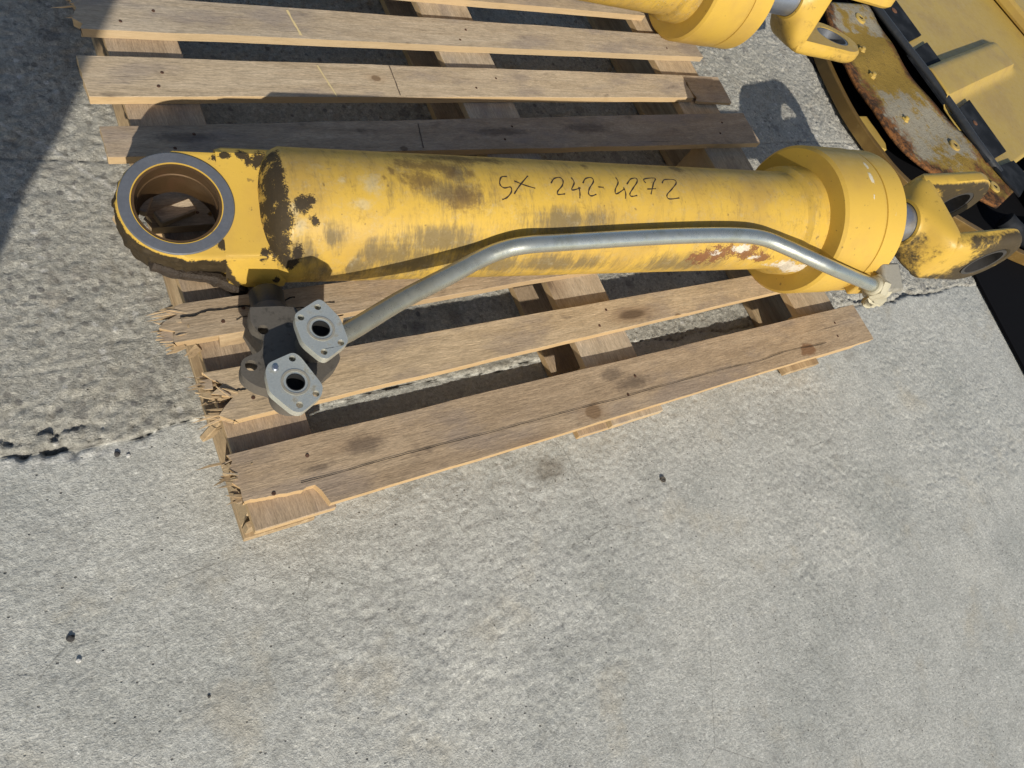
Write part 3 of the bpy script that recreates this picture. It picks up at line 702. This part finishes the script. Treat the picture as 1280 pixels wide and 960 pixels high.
    # clevis
    Rl = Matrix.Rotation(clevis_roll, 4, 'X')
    pc, hr, er = 1.735, .072, .128
    cl = MB()
    def ear(y0, y1):
        n = 72; rings = []
        def outl(a):
            ca, sa = math.cos(a), math.sin(a)
            if ca >= 0: return er
            # towards the base: straight flanks
            k = er/(abs(sa)+.135*abs(ca))
            return min(k, .27/abs(ca))
        vs = []; fs = []
        bev = .016 ; steps = []
        outw = 1 if y1 > 0 else -1
        yo, yi = (y1, y0) if outw > 0 else (y0, y1)
        prof = [(yi, 'h', 0), (yi, 'o', -.010), (yi+outw*.010, 'o', 0), (yo-outw*.026, 'o', 0), (yo-outw*.016, 'o', -.004), (yo-outw*.006, 'o', -.013), (yo, 'o', -.027), (yo, 'm', .5), (yo, 'h', .010), (yo-outw*.008, 'h', 0)]
        for (y, kind, d) in prof:
            for k in range(n):
                a = 2*math.pi*k/n; o_ = outl(a)
                if kind == 'o': rr = o_+d
                elif kind == 'h': rr = hr+d
                else: rr = hr+.010+(o_-.027-hr-.010)*d
                vs.append(Rl @ Vector((pc+rr*math.cos(a), y, rr*math.sin(a))))
        m = len(prof)
        for i in range(m):
            for k in range(n):
                k2 = (k+1) % n; i2 = (i+1) % m
                fs.append((i*n+k, i*n+k2, i2*n+k2, i2*n+k))
        cl.add(vs, fs)
    ear(-.162, -.106); ear(.070, .130)
    n = 64; vs = []; fs = []; L = [(1.392, .066, 0, .066, 0), (1.394, .075, 0, .075, 0), (1.404, .081, 0, .080, -.001), (1.416, .092, .1, .085, -.004), (1.432, .110, .3, .090, -.008), (1.450, .128, .5, .094, -.013), (1.472, .141, .7, .097, -.016), (1.492, .1455, .8, .099, -.016), (1.500, .1445, .8, .097, -.016)]
    for x, ry, sq, rz, yo_ in L:
        for k in range(n):
            a = 2*math.pi*k/n; c_, s_ = math.cos(a), math.sin(a); e = 2+sq*5
            rr = (abs(c_)**e+abs(s_)**e)**(-1/e)
            vs.append(Rl @ Vector((x, yo_+ry*rr*c_, rz*rr*s_)))
    for i in range(len(L)-1):
        for k in range(n): fs.append((i*n+k, i*n+(k+1) % n, (i+1)*n+(k+1) % n, (i+1)*n+k))
    fs.append(tuple((len(L)-1)*n+k for k in range(n)))
    cl.add(vs, fs)
    co = np.array([Rl.inverted() @ Vector(q) for q in cl.v]); ay = np.abs(co[:, 1])
    cy_ = co[:, 1]; cz_ = co[:, 2]
    cx__ = co[:, 0]
    gr = np.where(cy_ < -.135, .80*sst(1.55, 1.68, cx__), 0)
    gr = np.maximum(gr, np.where(cy_ < -.135, .6*sst(.03, .09, cz_)*sst(1.50, 1.56, cx__), 0))
    gr = np.maximum(gr, np.where((cy_ < .0715) & (cy_ > .06) & (cx__ > 1.5), .78, 0))
    gr = np.maximum(gr, sst(-.035, -.095, cz_)*.66)
    gr = np.maximum(gr, sst(-.02, -.08, cy_)*sst(.06, .02, cz_)*sst(1.47, 1.42, cx__)*.5)
    gr = np.maximum(gr, np.where(cy_ > .125, .5, 0))
    if not dirty: gr = gr*.15
    cl.build('clevis', M_clev, root, smooth=35, attrs={'grease': gr})
    for sgn in (-1, 1):
        b = MB(); y0, y1 = (.1075, .1605) if sgn > 0 else (.0715, .1285); b.lathe([(y0, hr-.0005), (y1, hr-.0005), (y1, hr-.011), (y0, hr-.011)], 48, Rl @ Matrix.Translation((pc, 0, 0)) @ Matrix.Rotation(-sgn*math.pi/2, 4, 'Z'), closed=True)
        b.build('bushing', M_bush if dirty else M_ring, root, smooth=35)
    if not full: return
    # ---- eye end, in a frame rolled about the rod axis
    TA = R(18); E = Matrix.Rotation(TA, 4, 'X')
    ec, er2, hole = -.742, .1005, .0735
    lg = MB(); n = 120; vs = []; fs = []
    def eo(a):
        ca, sa = math.cos(a), math.sin(a)
        if ca <= 0: return er2
        hw = .104 if sa > 0 else .106
        k = min(hw/abs(sa) if abs(sa) > 1e-6 else 9, .15/ca)
        return max(er2, k)
    prof = [(.0628, 'h', 0)]+[(.0628, 'm', t) for t in np.linspace(.05, .95, 12)]+[(.0615, 'o', -.001), (.058, 'o', .0005), (.052, 'o', .002)]+[(h, 'o', .003) for h in np.linspace(.045, -.060, 14)]+[(-.068, 'o', -.004), (-.068, 'h', 0)]
    for h, kind, d in prof:
        for k in range(n):
            a = 2*math.pi*k/n; o_ = eo(a); rr = hole+d if kind == 'h' else (o_+d if kind == 'o' else hole+(o_-.004-hole)*d)
            vs.append(E @ Vector((ec+rr*math.cos(a), rr*math.sin(a), h)))
    m = len(prof)
    for i in range(m):
        for k in range(n): fs.append((i*n+k, i*n+(k+1) % n, ((i+1) % m)*n+(k+1) % n, ((i+1) % m)*n+k))
    lg.add(vs, fs)
    co = np.array([E.inverted() @ Vector(q) for q in lg.v]); hx = co[:, 0]-ec; hy = co[:, 1]; hh = co[:, 2]; rad = np.hypot(hx, hy)
    ang = np.degrees(np.arctan2(hy, hx))
    side = sst(.097, .1005, rad)*sst(.062, .050, hh)*((ang < -15) | (ang > 115))
    def tb(bl):
        a = np.zeros(len(hx))
        for cx_, cy_, r1, r2 in bl: a = np.maximum(a, 1-np.sqrt(((co[:, 0]-cx_)/r1)**2+((hy-cy_)/r2)**2))
        return a*(hh > .05)
    gl = np.maximum(side*.85*(1-.9*sst(-.02, -.05, hh)*(ang > -80)*(ang < 0)), tb([(-.662, .090, .02, .012), (-.672, -.078, .014, .020)]))
    P = np.array(lg.v); lump = (vnoise(ang/6., hh*90, 1, 61)-.4)*.010*np.clip(side, 0, 1)
    P[:, 0] += lump*np.cos(np.radians(ang)); P[:, 1] += lump*np.sin(np.radians(ang)); lg.v = [tuple(q) for q in P]
    lg.build('eye_lug', M_lug, root, smooth=35, attrs={'grease': gl})
    er_ = MB(); MZ = E @ Matrix.Translation((ec, 0, 0)) @ Matrix.Rotation(-math.pi/2, 4, 'Y')
    er_.lathe([(.060, .0985), (.0655, .0985), (.0675, .0965), (.0675, .0785), (.060, .0785)], 96, MZ, closed=True); er_.build('eye_ring', M_ring, root, smooth=35)
    er_ = MB(); er_.lathe([(.055, .0786), (.0668, .0786), (.0668, .0766), (.055, .0762)], 96, MZ, closed=True); er_.build('seal_lip', M_gland, root, smooth=35, attrs={'white': np.zeros(96*4)})
    er_ = MB(); er_.lathe([(.0648, .0762), (.0648, .0715), (.03, .0712), (.028, .0692), (.012, .0692), (.010, .0712), (-.070, .0712), (-.070, .0738)], 96, MZ, closed=True); er_.build('eye_bushing', M_bore, root, smooth=35)
    # end block between eye and barrel
    bk = MB(); nx_ = 34
    prof2 = [(.128, -.075), (.128, .030), (.118, .052), (.104, .0635), (-.100, .0635), (-.106, .0600), (-.112, .050), (-.134, .004), (-.137, -.010), (-.137, -.048), (-.128, -.065), (-.02, -.105), (.10, -.09)]
    fine = []
    for q in range(len(prof2)):
        (a_, b_), (c_, d_) = prof2[q], prof2[(q+1) % len(prof2)]; m_ = max(1, int(math.hypot(c_-a_, d_-b_)/.0045))
        fine += [(a_+(c_-a_)*t/m_, b_+(d_-b_)*t/m_) for t in range(m_)]
    x0, x1 = -.668, -.556; m = len(fine)
    vs = []
    for i in range(nx_+1):
        t = i/nx_; x = x0+(x1-x0)*t; sh = .96+.04*min(1, t*8)
        for (a_, b_) in fine: vs.append(E @ Vector((x+(.006*(1-t) if b_ < .0 else 0), a_*sh if abs(a_) > .11 else a_, b_)))
    fs = [(i*m+k, i*m+(k+1) % m, (i+1)*m+(k+1) % m, (i+1)*m+k) for i in range(nx_) for k in range(m)]
    fs += [tuple(range(m)), tuple(nx_*m+k for k in reversed(range(m)))]
    bk.add(vs, fs)
    co = np.array([E.inverted() @ Vector(q) for q in bk.v]); bx, by, bz = co.T
    gb = np.zeros(len(bx)); top = bz > .045
    for cx_, cy_, r1, r2 in ((-.652, .098, .018, .012), (-.622, .100, .018, .020), (-.590, .092, .020, .030), (-.577, .05, .024, .07), (-.577, .0, .022, .07), (-.574, -.055, .026, .06), (-.575, -.09, .024, .03), (-.612, .088, .012, .02), (-.60, -.10, .012, .02)):
        gb = np.maximum(gb, (1-np.sqrt(((bx-cx_)/r1)**2+((by-cy_)/r2)**2))*top)
    frt = (by < -.104) & (bz < .055)
    gb = np.maximum(gb, frt*(1-np.abs((bz+.005+(bx+.655)*2.4)/.035))*(bx < -.625))
    gb = np.maximum(gb, frt*(1-np.sqrt(((bx+.575)/.010)**2+((bz-.0)/.02)**2)))
    bk.build('end_block', M_lug, root, smooth=35, bevel=0, attrs={'grease': gb})
    # curl of grease hanging off the lower corner
    gq = MB(); pts = smooth_path([(-.80, -.088, -.02), (-.745, -.108, -.030), (-.69, -.118, -.035), (-.655, -.134, -.045), (-.632, -.142, -.075), (-.622, -.146, -.11)], 5)
    rr = [.012+.006*random.random() for _ in pts]; rr[0] = .004; rr[-1] = .008
    gq.tube([E @ q for q in pts], rr, 10); gq.build('grease_bead', M_greasem, root)
    # marker writing
    for c_o in list(root.children): remap(c_o)
    for st in TEXT:
        tx = MB()
        P = smooth_path([(a, b, 0) for a, b in st], 5); Q = []
        for q in P:
            t = R(q.y); Q.append((Vector((q.x, -math.cos(t)*(RT+.0004), math.sin(t)*(RT+.0004))), Vector((0, -math.cos(t), math.sin(t)))))
        vs = []
        for i, (q, nr) in enumerate(Q):
            tg = (Q[min(i+1, len(Q)-1)][0]-Q[max(i-1, 0)][0]).normalized(); sd = nr.cross(tg)*(.0015+.0004*math.sin(i*1.3))
            vs += [q-sd, q+sd]
        tx.add(vs, [(2*i, 2*i+2, 2*i+3, 2*i+1) for i in range(len(Q)-1)])
        tx.build('pen_stroke', M_ink, root, smooth=0)

k = NT('thick_grease', .55, 0, .3); k.col(k.mix(k.noise(70, 4, .7), (.012, .009, .006), (.060, .043, .03))); k.bump(k.noise(90, 4, .7), .006, 1.0); M_greasem = k.m

cyl = thing('hydraulic_cylinder', 'yellow hydraulic cylinder with handwritten marking and steel pipe, nearer on the pallet', 'hydraulic cylinder', MC)
build_cylinder(cyl)

# coupling, manifold, flanges and pipe: laid out in place, parented to the cylinder
def wbuild(mb, name, mat, **kw): return mb.build(name, mat, cyl, world=True, **kw)
def axM(a, b):
    a, b = Vector(a), Vector(b); d = (b-a).normalized(); u = d.orthogonal().normalized(); v = d.cross(u)
    M = Matrix((d, u, v)).transposed().to_4x4(); M.translation = a; return M, (b-a).length
MO = frame(Vector((1, .7725, .3579)), Vector((1, -.1332, .0494)).normalized())
W = lambda x, y, z: MO @ Vector((x, y, z))
a, b = W(-.590, -.122, -.0975), W(-.592, -.172, -.088)
M_, L_ = axM(a, b); mb = MB(); mb.lathe([(0, .034), (L_*.96, .034), (L_, .030)], 40, M_); wbuild(mb, 'port_coupling', M_blackm, smooth=35)
mb = MB(); mb.lathe([(0, .040), (.028, .040), (.032, .037)], 40, Matrix.Translation(M_ @ Vector((L_*.97, 0, 0))-M_.translation) @ M_); wbuild(mb, 'coupling_collar', M_cast, smooth=35)
BRK = [(0.336, 0.649), (0.33, 0.623), (0.333, 0.606), (0.341, 0.584), (0.33, 0.56), (0.31, 0.554), (0.294, 0.547), (0.287, 0.53), (0.288, 0.514), (0.303, 0.494), (0.322, 0.482), (0.337, 0.466), (0.375, 0.449), (0.424, 0.484), (0.455, 0.503), (0.467, 0.526), (0.449, 0.568), (0.416, 0.608), (0.414, 0.637)]
def rounded(pts, n=3):
    P = smooth_path([(x, y, 0) for x, y in pts]+[(pts[0][0], pts[0][1], 0)], n)[:-1]; return [(q.x, q.y) for q in P]
mb = MB(); BRK = [(x*.9875, y*.9875) for x, y in BRK]
mb.prism(rounded(BRK), [circ(.3417, .5925, .0095, 16), circ(.3022, .5273, .0105, 16)], .318, .350)
mb.prism(rounded([(.335, .645), (.405, .645), (.410, .58), (.42, .52), (.37, .47), (.345, .50), (.350, .56)]), [], .225, .319)
wbuild(mb, 'manifold_plate', M_cast, smooth=35, bevel=.003)
F1 = [(0.0139, 0.0588), (0.022, 0.0542), (0.0407, 0.0152), (0.041, -0.0287), (0.0364, -0.0376), (-0.0078, -0.0595), (-0.0178, -0.0551), (-0.0398, -0.0192), (-0.0405, 0.0207), (-0.0361, 0.0363)]
B1 = [(.008, .043), (-.0274, .0275), (.0259, -.0332), (-.0088, -.045)]
B2 = [(.008, .0442), (-.0252, .0324), (.0268, -.0283), (-.0061, -.042)]
F2 = [(0.0123, 0.056), (0.022, 0.0462), (0.0435, -0.0166), (0.0347, -0.0348), (-0.0073, -0.0567), (-0.0204, -0.0506), (-0.0467, -0.0086), (-0.0436, 0.0283), (-0.0343, 0.0437)]
for (cx_, cy_, z, bl, plug, FF) in ((.418, .542, .42, B1, -1, F1), (.351, .460, .40, B2, 1, F2)):
    mb = MB(); mb.lathe([(.330, .034), (z-.022, .030), (z-.0168, .030)], 40, Matrix.Translation((cx_, cy_, 0)) @ Matrix.Rotation(-math.pi/2, 4, 'Y'), cap0=True, cap1=True)
    nk = wbuild(mb, 'flange_neck', M_cast, smooth=35)
    mb = MB(); out = [(cx_+x, cy_+y) for x, y in FF]
    rnd_ = []
    for q in range(len(out)):
        p0, p1, p2 = Vector(out[q-1]), Vector(out[q]), Vector(out[(q+1) % len(out)])
        a_, b_ = (p0-p1), (p2-p1); ra = min(.008, a_.length*.45); rb = min(.008, b_.length*.45)
        A_, B_ = p1+a_.normalized()*ra, p1+b_.normalized()*rb
        for t in (0, .33, .67, 1): q_ = A_*(1-t)**2+p1*2*t*(1-t)+B_*t*t; rnd_.append((q_.x, q_.y))
    out = rnd_
    mb.prism(out, [circ(cx_, cy_, .0162, 32)]+[circ(cx_+x, cy_+y, .0060, 14) for x, y in bl], z-.017, z)
    fl = wbuild(mb, 'flange', M_flange, smooth=35, bevel=.0012)
    mb = MB(); MZ = Matrix.Translation((cx_, cy_, 0)) @ Matrix.Rotation(-math.pi/2, 4, 'Y')
    mb.lathe([(z-.0165, .0160), (z+.0005, .0160), (z+.0005, .0148), (z-.0165, .0148)], 32, MZ, closed=True); mb.build('port_lip', M_void, fl, world=True, smooth=35)  # lip and bore disc coloured black for the shade inside the port
    mb = MB(); mb.lathe([(z-.0167, .0148), (z-.0166, .0001)], 32, MZ); mb.build('port_bore', M_void, fl, world=True, smooth=0)
    mb = MB(); mb.lathe([(z+.0002, .0245), (z+.0010, .0245), (z+.0010, .0205), (z+.0002, .0205)], 40, MZ, closed=True); mb.build('seal_groove', M_gfit, fl, world=True, smooth=0)
    for i, (x, y) in enumerate(bl):
        if i == plug:
            mb = MB(); mb.lathe([(z-.015, .0058), (z+.001, .0058), (z+.0035, .004)], 16, Matrix.Translation((cx_+x, cy_+y, 0)) @ Matrix.Rotation(-math.pi/2, 4, 'Y')); mb.build('bolt_plug', M_rod, fl, world=True, smooth=35)
PIPE = [(.430, .545, .356), (0.49, 0.558, 0.355), (0.6141, 0.603, 0.363), (0.7308, 0.6353, 0.379), (0.8152, 0.6598, 0.39), (0.8711, 0.6657, 0.408), (0.9247, 0.6614, 0.423), (1.0068, 0.6543, 0.429), (1.2207, 0.6286, 0.453), (1.408, 0.6028, 0.473), (1.5317, 0.5806, 0.485), (1.5993, 0.5603, 0.489), (1.6495, 0.5301, 0.492), (1.6945, 0.5019, 0.493), (1.7935, 0.4459, 0.491), (1.948, 0.409, 0.455), (2.022, 0.389, 0.44)]
mb = MB(); mb.tube(smooth_path(PIPE, 6), .0195, 24); wbuild(mb, 'steel_pipe', M_pipe, smooth=60)
pe = Vector(PIPE[-1]); pd_ = (Vector(PIPE[-1])-Vector(PIPE[-2])).normalized()
M_, L_ = axM(pe-pd_*.012, pe+pd_*.09)
mb = MB(); mb.lathe([(.012, .033), (.016, .036), (.044, .036), (.048, .033)], 6, M_); mb.lathe([(0, .023), (.003, .027), (.014, .028), (.046, .028), (.070, .028), (.074, .024)], 32, M_); wbuild(mb, 'pipe_nut', M_cream, smooth=35)
MB_ = MO @ Matrix.Translation((1.128, -.222, .018)) @ Matrix.Rotation(.30, 4, 'X')
mb = MB(); mb.box((0, 0, 0), (.078, .085, .085), 0, MB_); wbuild(mb, 'port_fitting', M_gfit, smooth=35, bevel=.008)
# rough cast foot of the fitting; its cream colour carries the sunlight on the lower face
mb = MB(); r = np.random.default_rng(3); n = 14; vs = []; fs = []
for i in range(n+1):
    for k_ in range(12):
        a = 2*math.pi*k_/12; t = i/n; rr = .036*(1-.25*t)*(1+.22*r.uniform(-1, 1))
        vs.append(MB_ @ Vector((-.006+.03*t+rr*1.1*math.cos(a), -.046-.004*t+rr*.7*math.sin(a), -.010-.060*t)))
for i in range(n):
    for k_ in range(12): fs.append((i*12+k_, i*12+(k_+1) % 12, (i+1)*12+(k_+1) % 12, (i+1)*12+k_))
fs += [tuple(range(12)), tuple(n*12+k_ for k_ in reversed(range(12)))]
mb.add(vs, fs); wbuild(mb, 'fitting_foot', M_cream, smooth=50)

# farther cylinder: same kind, only its gland end shows
Df = Vector((math.cos(-.140)*math.cos(.0494), math.sin(-.140)*math.cos(.0494), math.sin(.0494)))
MF = frame(Vector((2.095, 1.675, .397))-Df*.879, Df)
cy2 = thing('hydraulic_cylinder', 'clean yellow hydraulic cylinder without writing, cut off at the back of the pallet', 'hydraulic cylinder', MF)
build_cylinder(cy2, dirty=False, clevis_roll=R(76), full=False)

# ------------------------------------------------------------------ yellow machine part at the right
mach = thing('machine_frame', 'big yellow machine part with rusty curved plate and black slotted strip lying at the right', 'machine part', Matrix.Translation((4.3, 1.2, 0)))
def mbuild(mb, name, mat, **kw): return mb.build(name, mat, mach, world=True, **kw)
# near-black sheet on the ground, standing in for the shade under the machine
mb = MB(); mb.prism([(3.39, 2.6), (3.398, 1.851), (3.409, 1.547), (3.433, 1.231), (3.52, .90), (3.609, .496), (3.51, -.01), (3.42, -.45), (6.4, -.45), (6.4, 2.6)], [], .006, .018); mbuild(mb, 'shade_sheet', M_shade, smooth=0)
def strip_wall(outer, inner, z0, z1, name, mat, th=None, attrs=None):
    n = len(outer); mb = MB(); vs = []; fs = []
    for (a, b), (c, d) in zip(outer, inner): vs += [(a, b, z0), (a, b, z1), (c, d, z1), (c, d, z0)]
    for i in range(n-1):
        for k in range(4): fs.append((i*4+k, i*4+(k+1) % 4, i*4+4+(k+1) % 4, i*4+4+k))
    fs += [(3, 2, 1, 0), (n*4-4, n*4-3, n*4-2, n*4-1)]
    mb.add(vs, fs); return mbuild(mb, name, mat, smooth=35, bevel=.003)
def sp2(p, n=5): return [(q.x, q.y) for q in smooth_path([(a, b, 0) for a, b in p], n)]
ro = sp2([(3.50, 2.02), (3.457, 1.886), (3.394, 1.717), (3.345, 1.517), (3.325, 1.349), (3.341, 1.173), (3.392, .99), (3.563, .798), (3.929, .55), (4.40, .33)])
ri = sp2([(3.53, 2.02), (3.484, 1.876), (3.424, 1.707), (3.375, 1.510), (3.355, 1.349), (3.371, 1.183), (3.421, 1.012), (3.585, .824), (3.945, .578), (4.41, .36)])
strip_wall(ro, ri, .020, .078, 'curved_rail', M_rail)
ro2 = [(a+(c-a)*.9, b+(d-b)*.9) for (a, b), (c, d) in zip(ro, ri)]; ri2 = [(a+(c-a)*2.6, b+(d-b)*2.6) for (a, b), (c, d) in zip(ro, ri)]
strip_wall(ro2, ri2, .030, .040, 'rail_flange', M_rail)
mb = MB(); mb.prism([(3.372, 1.364), (3.45, 1.365), (3.458, 1.20), (3.43, 1.162), (3.392, 1.181)], [], .041, .066); mbuild(mb, 'rail_lug', M_yel, smooth=0, bevel=.004)
# peeling curved plate
pl_l = sp2([(3.60, 2.05), (3.52, 1.87), (3.435, 1.667), (3.425, 1.579), (3.416, 1.409), (3.432, 1.197), (3.55, 1.001), (3.76, .88), (3.96, .76)], 8)
pl_r = sp2([(4.07, 2.10), (4.06, 2.0), (4.05, 1.85), (4.025, 1.69), (4.035, 1.5), (4.09, 1.35), (4.20, 1.17), (4.262, 1.047), (4.44, .89)], 8)
mb = MB(); m_ = 14; vs = []; fs = []; n = len(pl_l); edge = []; peel = []
for i in range(n):
    for j in range(m_+1):
        t = j/m_; (a, b), (c, d) = pl_l[i], pl_r[i]
        zz = .120-.012*t+.004*math.sin(i*.4)
        vs.append((a+(c-a)*t, b+(d-b)*t, zz)); yy_ = b+(d-b)*t; peel.append(float(sst(1.58, 1.28, np.array(yy_))*sst(.96, 1.14, np.array(yy_)))*.62+.5*max(0, 1-t*4)*(yy_ > 1.4)+(.45 if yy_ > 1.85 else 0))
        edge.append(.12+.85*max(0, 1-t*3.4)+.55*max(0, (t-.80)*4.5)+max(0, (i/n-.72))*2.2)
for i in range(n-1):
    for j in range(m_):
        q = i*(m_+1)+j; fs.append((q, q+1, q+m_+2, q+m_+1))
mb.add(vs, fs); po = mbuild(mb, 'curved_plate', M_plate, smooth=60, attrs={'edge': edge, 'peel': peel})
sm = po.modifiers.new('thick', 'SOLIDIFY'); sm.thickness = .014; sm.offset = -1
for (x, y) in ((3.609, 1.568), (3.641, 1.296), (3.671, 1.736)):
    mb = MB(); mb.lathe([(.108, .021), (.121, .021), (.124, .018)], 6, Matrix.Translation((x, y, 0)) @ Matrix.Rotation(-math.pi/2, 4, 'Y')); mb.lathe([(.12, .012), (.132, .012), (.134, .009)], 12, Matrix.Translation((x, y, 0)) @ Matrix.Rotation(-math.pi/2, 4, 'Y'))
    mb.build('bolt', M_yel, po, world=True, smooth=35)
for (x, y) in ((3.953, 1.136), (4.07, .875), (3.87, 1.969)):
    MZ = Matrix.Translation((x, y, 0)) @ Matrix.Rotation(-math.pi/2, 4, 'Y')
    mb = MB(); mb.lathe([(.105, .034), (.119, .034), (.122, .030), (.122, .013), (.105, .013)], 28, MZ, closed=True); mb.build('boss', M_yel, po, world=True, smooth=35)
    mb = MB(); mb.lathe([(.1190, .0135), (.1191, .001)], 20, MZ); mb.build('bolt_hole', M_void, po, world=True, smooth=0)
mb = MB(); mb.tube(smooth_path([(4.085, 2.25, .125), (4.092, 1.992, .13), (4.105, 1.824, .132), (4.138, 1.577, .132), (4.165, 1.337, .13), (4.178, 1.14, .125), (4.24, .96, .11)], 5), .020, 16); mbuild(mb, 'hose', M_hose, smooth=60)
# slotted black strip
sp = [(4.13, 2.30), (4.13, 1.80), (4.15, 1.771), (4.19, 1.752), (4.13, 1.70), (4.13, 1.40), (4.155, 1.379), (4.179, 1.348), (4.18, 1.2), (4.26, 1.05), (4.44, 1.06), (4.437, 1.434)]
outl = [(4.10, 2.35), (4.10, 1.785), (4.407, 1.896-.012), (4.40, 2.35)]
mb = MB()
for q in ([(4.10, 2.35), (4.10, 1.795), (4.405, 1.893), (4.385, 2.35)], [(4.10, 1.735), (4.12, 1.395), (4.436, 1.492), (4.412, 1.842)], [(4.14, 1.335), (4.17, 1.02), (4.445, 1.08), (4.436, 1.432)], [(4.20, .985), (4.25, .80), (4.50, .90), (4.455, 1.02)]):
    mb.prism(q[::-1], [], .112, .124)
mbuild(mb, 'slotted_strip', M_black, smooth=0, bevel=.002)
# big yellow sheet with a pressed ridge
def panel(name, z, mat):
    # sheet laid along the pressed ridge; its own axes are turned by about 14 degrees
    mb = MB(); nx_ = 80; ny_ = 90; vs = []; fs = []; an = math.atan(.245)
    ex = Vector((math.cos(an), math.sin(an), 0)); ey = Vector((-math.sin(an), math.cos(an), 0)); o_ = Vector((4.24, 1.545, 0))
    for i in range(nx_+1):
        for j in range(ny_+1):
            v_ = -.58+2.1*j/ny_
            # left edge follows the black strip (straight along Y), right edge far outside the view
            u0 = (4.14-o_.x+v_*math.sin(an))/math.cos(an); u = u0+(2.5-u0)*i/nx_
            h = float(sst(.125, .085, np.array(abs(v_))))*float(sst(1.20, 1.02, np.array(u)))*.050
            q = o_+ex*u+ey*v_; vs.append((q.x, q.y, z+h+.002*math.sin(u*5+v_*3)))
    for i in range(nx_):
        for j in range(ny_): q = i*(ny_+1)+j; fs.append((q, q+ny_+1, q+ny_+2, q+1))
    mb.add(vs, fs); o = mbuild(mb, name, mat, smooth=50); s_ = o.modifiers.new('thick', 'SOLIDIFY'); s_.thickness = .006; s_.offset = -1; return o
panel('pressed_panel', .107, M_yel)
mb = MB(); mb.prism([(5.86, 2.45), (5.93, 2.05), (6.02, 1.6), (6.9, 1.6), (6.9, 2.8)], [], .112, .19); mbuild(mb, 'side_panel', M_yel, smooth=0, bevel=.02)
for (x, y, r_) in ((4.28, 2.06, .020), (4.30, 1.62, .024), (4.31, 1.27, .016)):
    mb = MB(); mb.lathe([(.118, r_), (.1265, r_), (.128, r_*.8)], 14, Matrix.Translation((x, y, 0)) @ Matrix.Rotation(-math.pi/2, 4, 'Y') ); mbuild(mb, 'rusty_stud', M_rustm, smooth=35)
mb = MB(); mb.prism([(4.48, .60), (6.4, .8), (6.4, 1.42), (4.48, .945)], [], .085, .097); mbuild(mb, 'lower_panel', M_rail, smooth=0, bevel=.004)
mb = MB(); mb.tube(smooth_path([(4.02, .70, .09), (4.10, .60, .085), (4.35, .55, .08), (4.9, .5, .07)], 5), .045, 16); mbuild(mb, 'cross_tube', M_black, smooth=60)

# ------------------------------------------------------------------ debris
def pebble(x, y, r, mat, label, cat='pebble', sd=0):
    bm = bmesh.new(); bmesh.ops.create_icosphere(bm, subdivisions=2, radius=r); rr = np.random.default_rng(sd)
    for v in bm.verts: v.co *= 1+rr.uniform(-.22, .22); v.co.z *= .6
    me = bpy.data.meshes.new('pebble'); bm.to_mesh(me); bm.free(); me.materials.append(mat)
    o = bpy.data.objects.new('pebble', me); C.objects.link(o); o.location = (x, y, r*.35); tag(o, label, cat, 'loose bits on the concrete'); return o
pebble(-.051, .227, .0062, M_stone, 'black pebble on bare concrete near the left edge, above the white chip', sd=1)
pebble(-.047, .186, .0045, M_pale, 'tiny white chip just below the black pebble on the left', 'stone chip', sd=2)
pebble(.135, .045, .003, M_stone, 'tiny dark grit grain on the concrete below the broken pallet corner', 'grit', sd=3)
pebble(.09, .545, .0055, M_stone, 'dark chip in the concrete joint left of the pallet', 'stone chip', sd=4)
pebble(.108, .537, .004, M_pale, 'white stone chip beside the concrete joint left of the pallet', 'stone chip', sd=5)
mb = MB(); mb.lathe([(.001, .0085), (.005, .0085), (.005, .0045), (.001, .0045)], 20, Matrix.Translation((1.361, .12, .001)) @ Matrix.Rotation(-math.pi/2, 4, 'Y'), closed=True)
o = mb.build('washer', M_cast, None, smooth=35); tag(o, 'small dark metal washer on concrete below the front plank', 'washer')
# ------------------------------------------------------------------ the person taking the picture (behind the camera, throws the shadow at the left)
def person():
    V_ = []; E_ = []; Rr = []
    def ad(p, r, par=None):
        V_.append(p); Rr.append(r)
        if par is not None: E_.append((par, len(V_)-1))
        return len(V_)-1
    bx, by = -.755, -.50
    pel = ad((bx+.03, by, 1.08), (.20, .15))
    for sg in (-1, 1):
        h = ad((bx+sg*.11, by, .98), (.11, .13), pel); kn = ad((bx+sg*.12, by+.03, .56), (.08, .09), h); an = ad((bx+sg*.13, by-.02, .11), (.055, .06), kn)
        ad((bx+sg*.14, by+.20, .05), (.055, .04), an)
    wa = ad((bx+.16, by, 1.26), (.215, .15), pel); ch = ad((bx+.17, by+.02, 1.58), (.24, .16), wa); nk = ad((bx+.30, by+.03, 1.82), (.075, .075), ch)
    hd = ad((bx+.34, by+.08, 1.97), (.11, .13), nk); ad((bx+.35, by+.09, 2.09), (.09, .11), hd)
    for sg, el_, ha in ((1, (-.02, -.49, 1.50), (.04, -.16, 1.66)), (-1, (-.76, -.28, 1.45), (-.08, -.16, 1.64))):
        sh = ad((bx+.15+sg*.24, by+.02, 1.76), (.085, .085), ch); e = ad(el_, (.065, .065), sh); ad(ha, (.045, .045), e)
    me = bpy.data.meshes.new('person'); me.from_pydata(V_, E_, [])
    o = bpy.data.objects.new('person', me); C.objects.link(o)
    m = o.modifiers.new('skin', 'SKIN'); 
    for i, sv in enumerate(me.skin_vertices[0].data): sv.radius = Rr[i]; sv.use_root = (i == 0)
    o.modifiers.new('sub', 'SUBSURF').render_levels = 1
    k = NT('dark_clothes', .9); k.col((.03, .035, .05)); me.materials.append(k.m)
    tag(o, 'person in dark clothes standing behind the camera', 'person')
person()
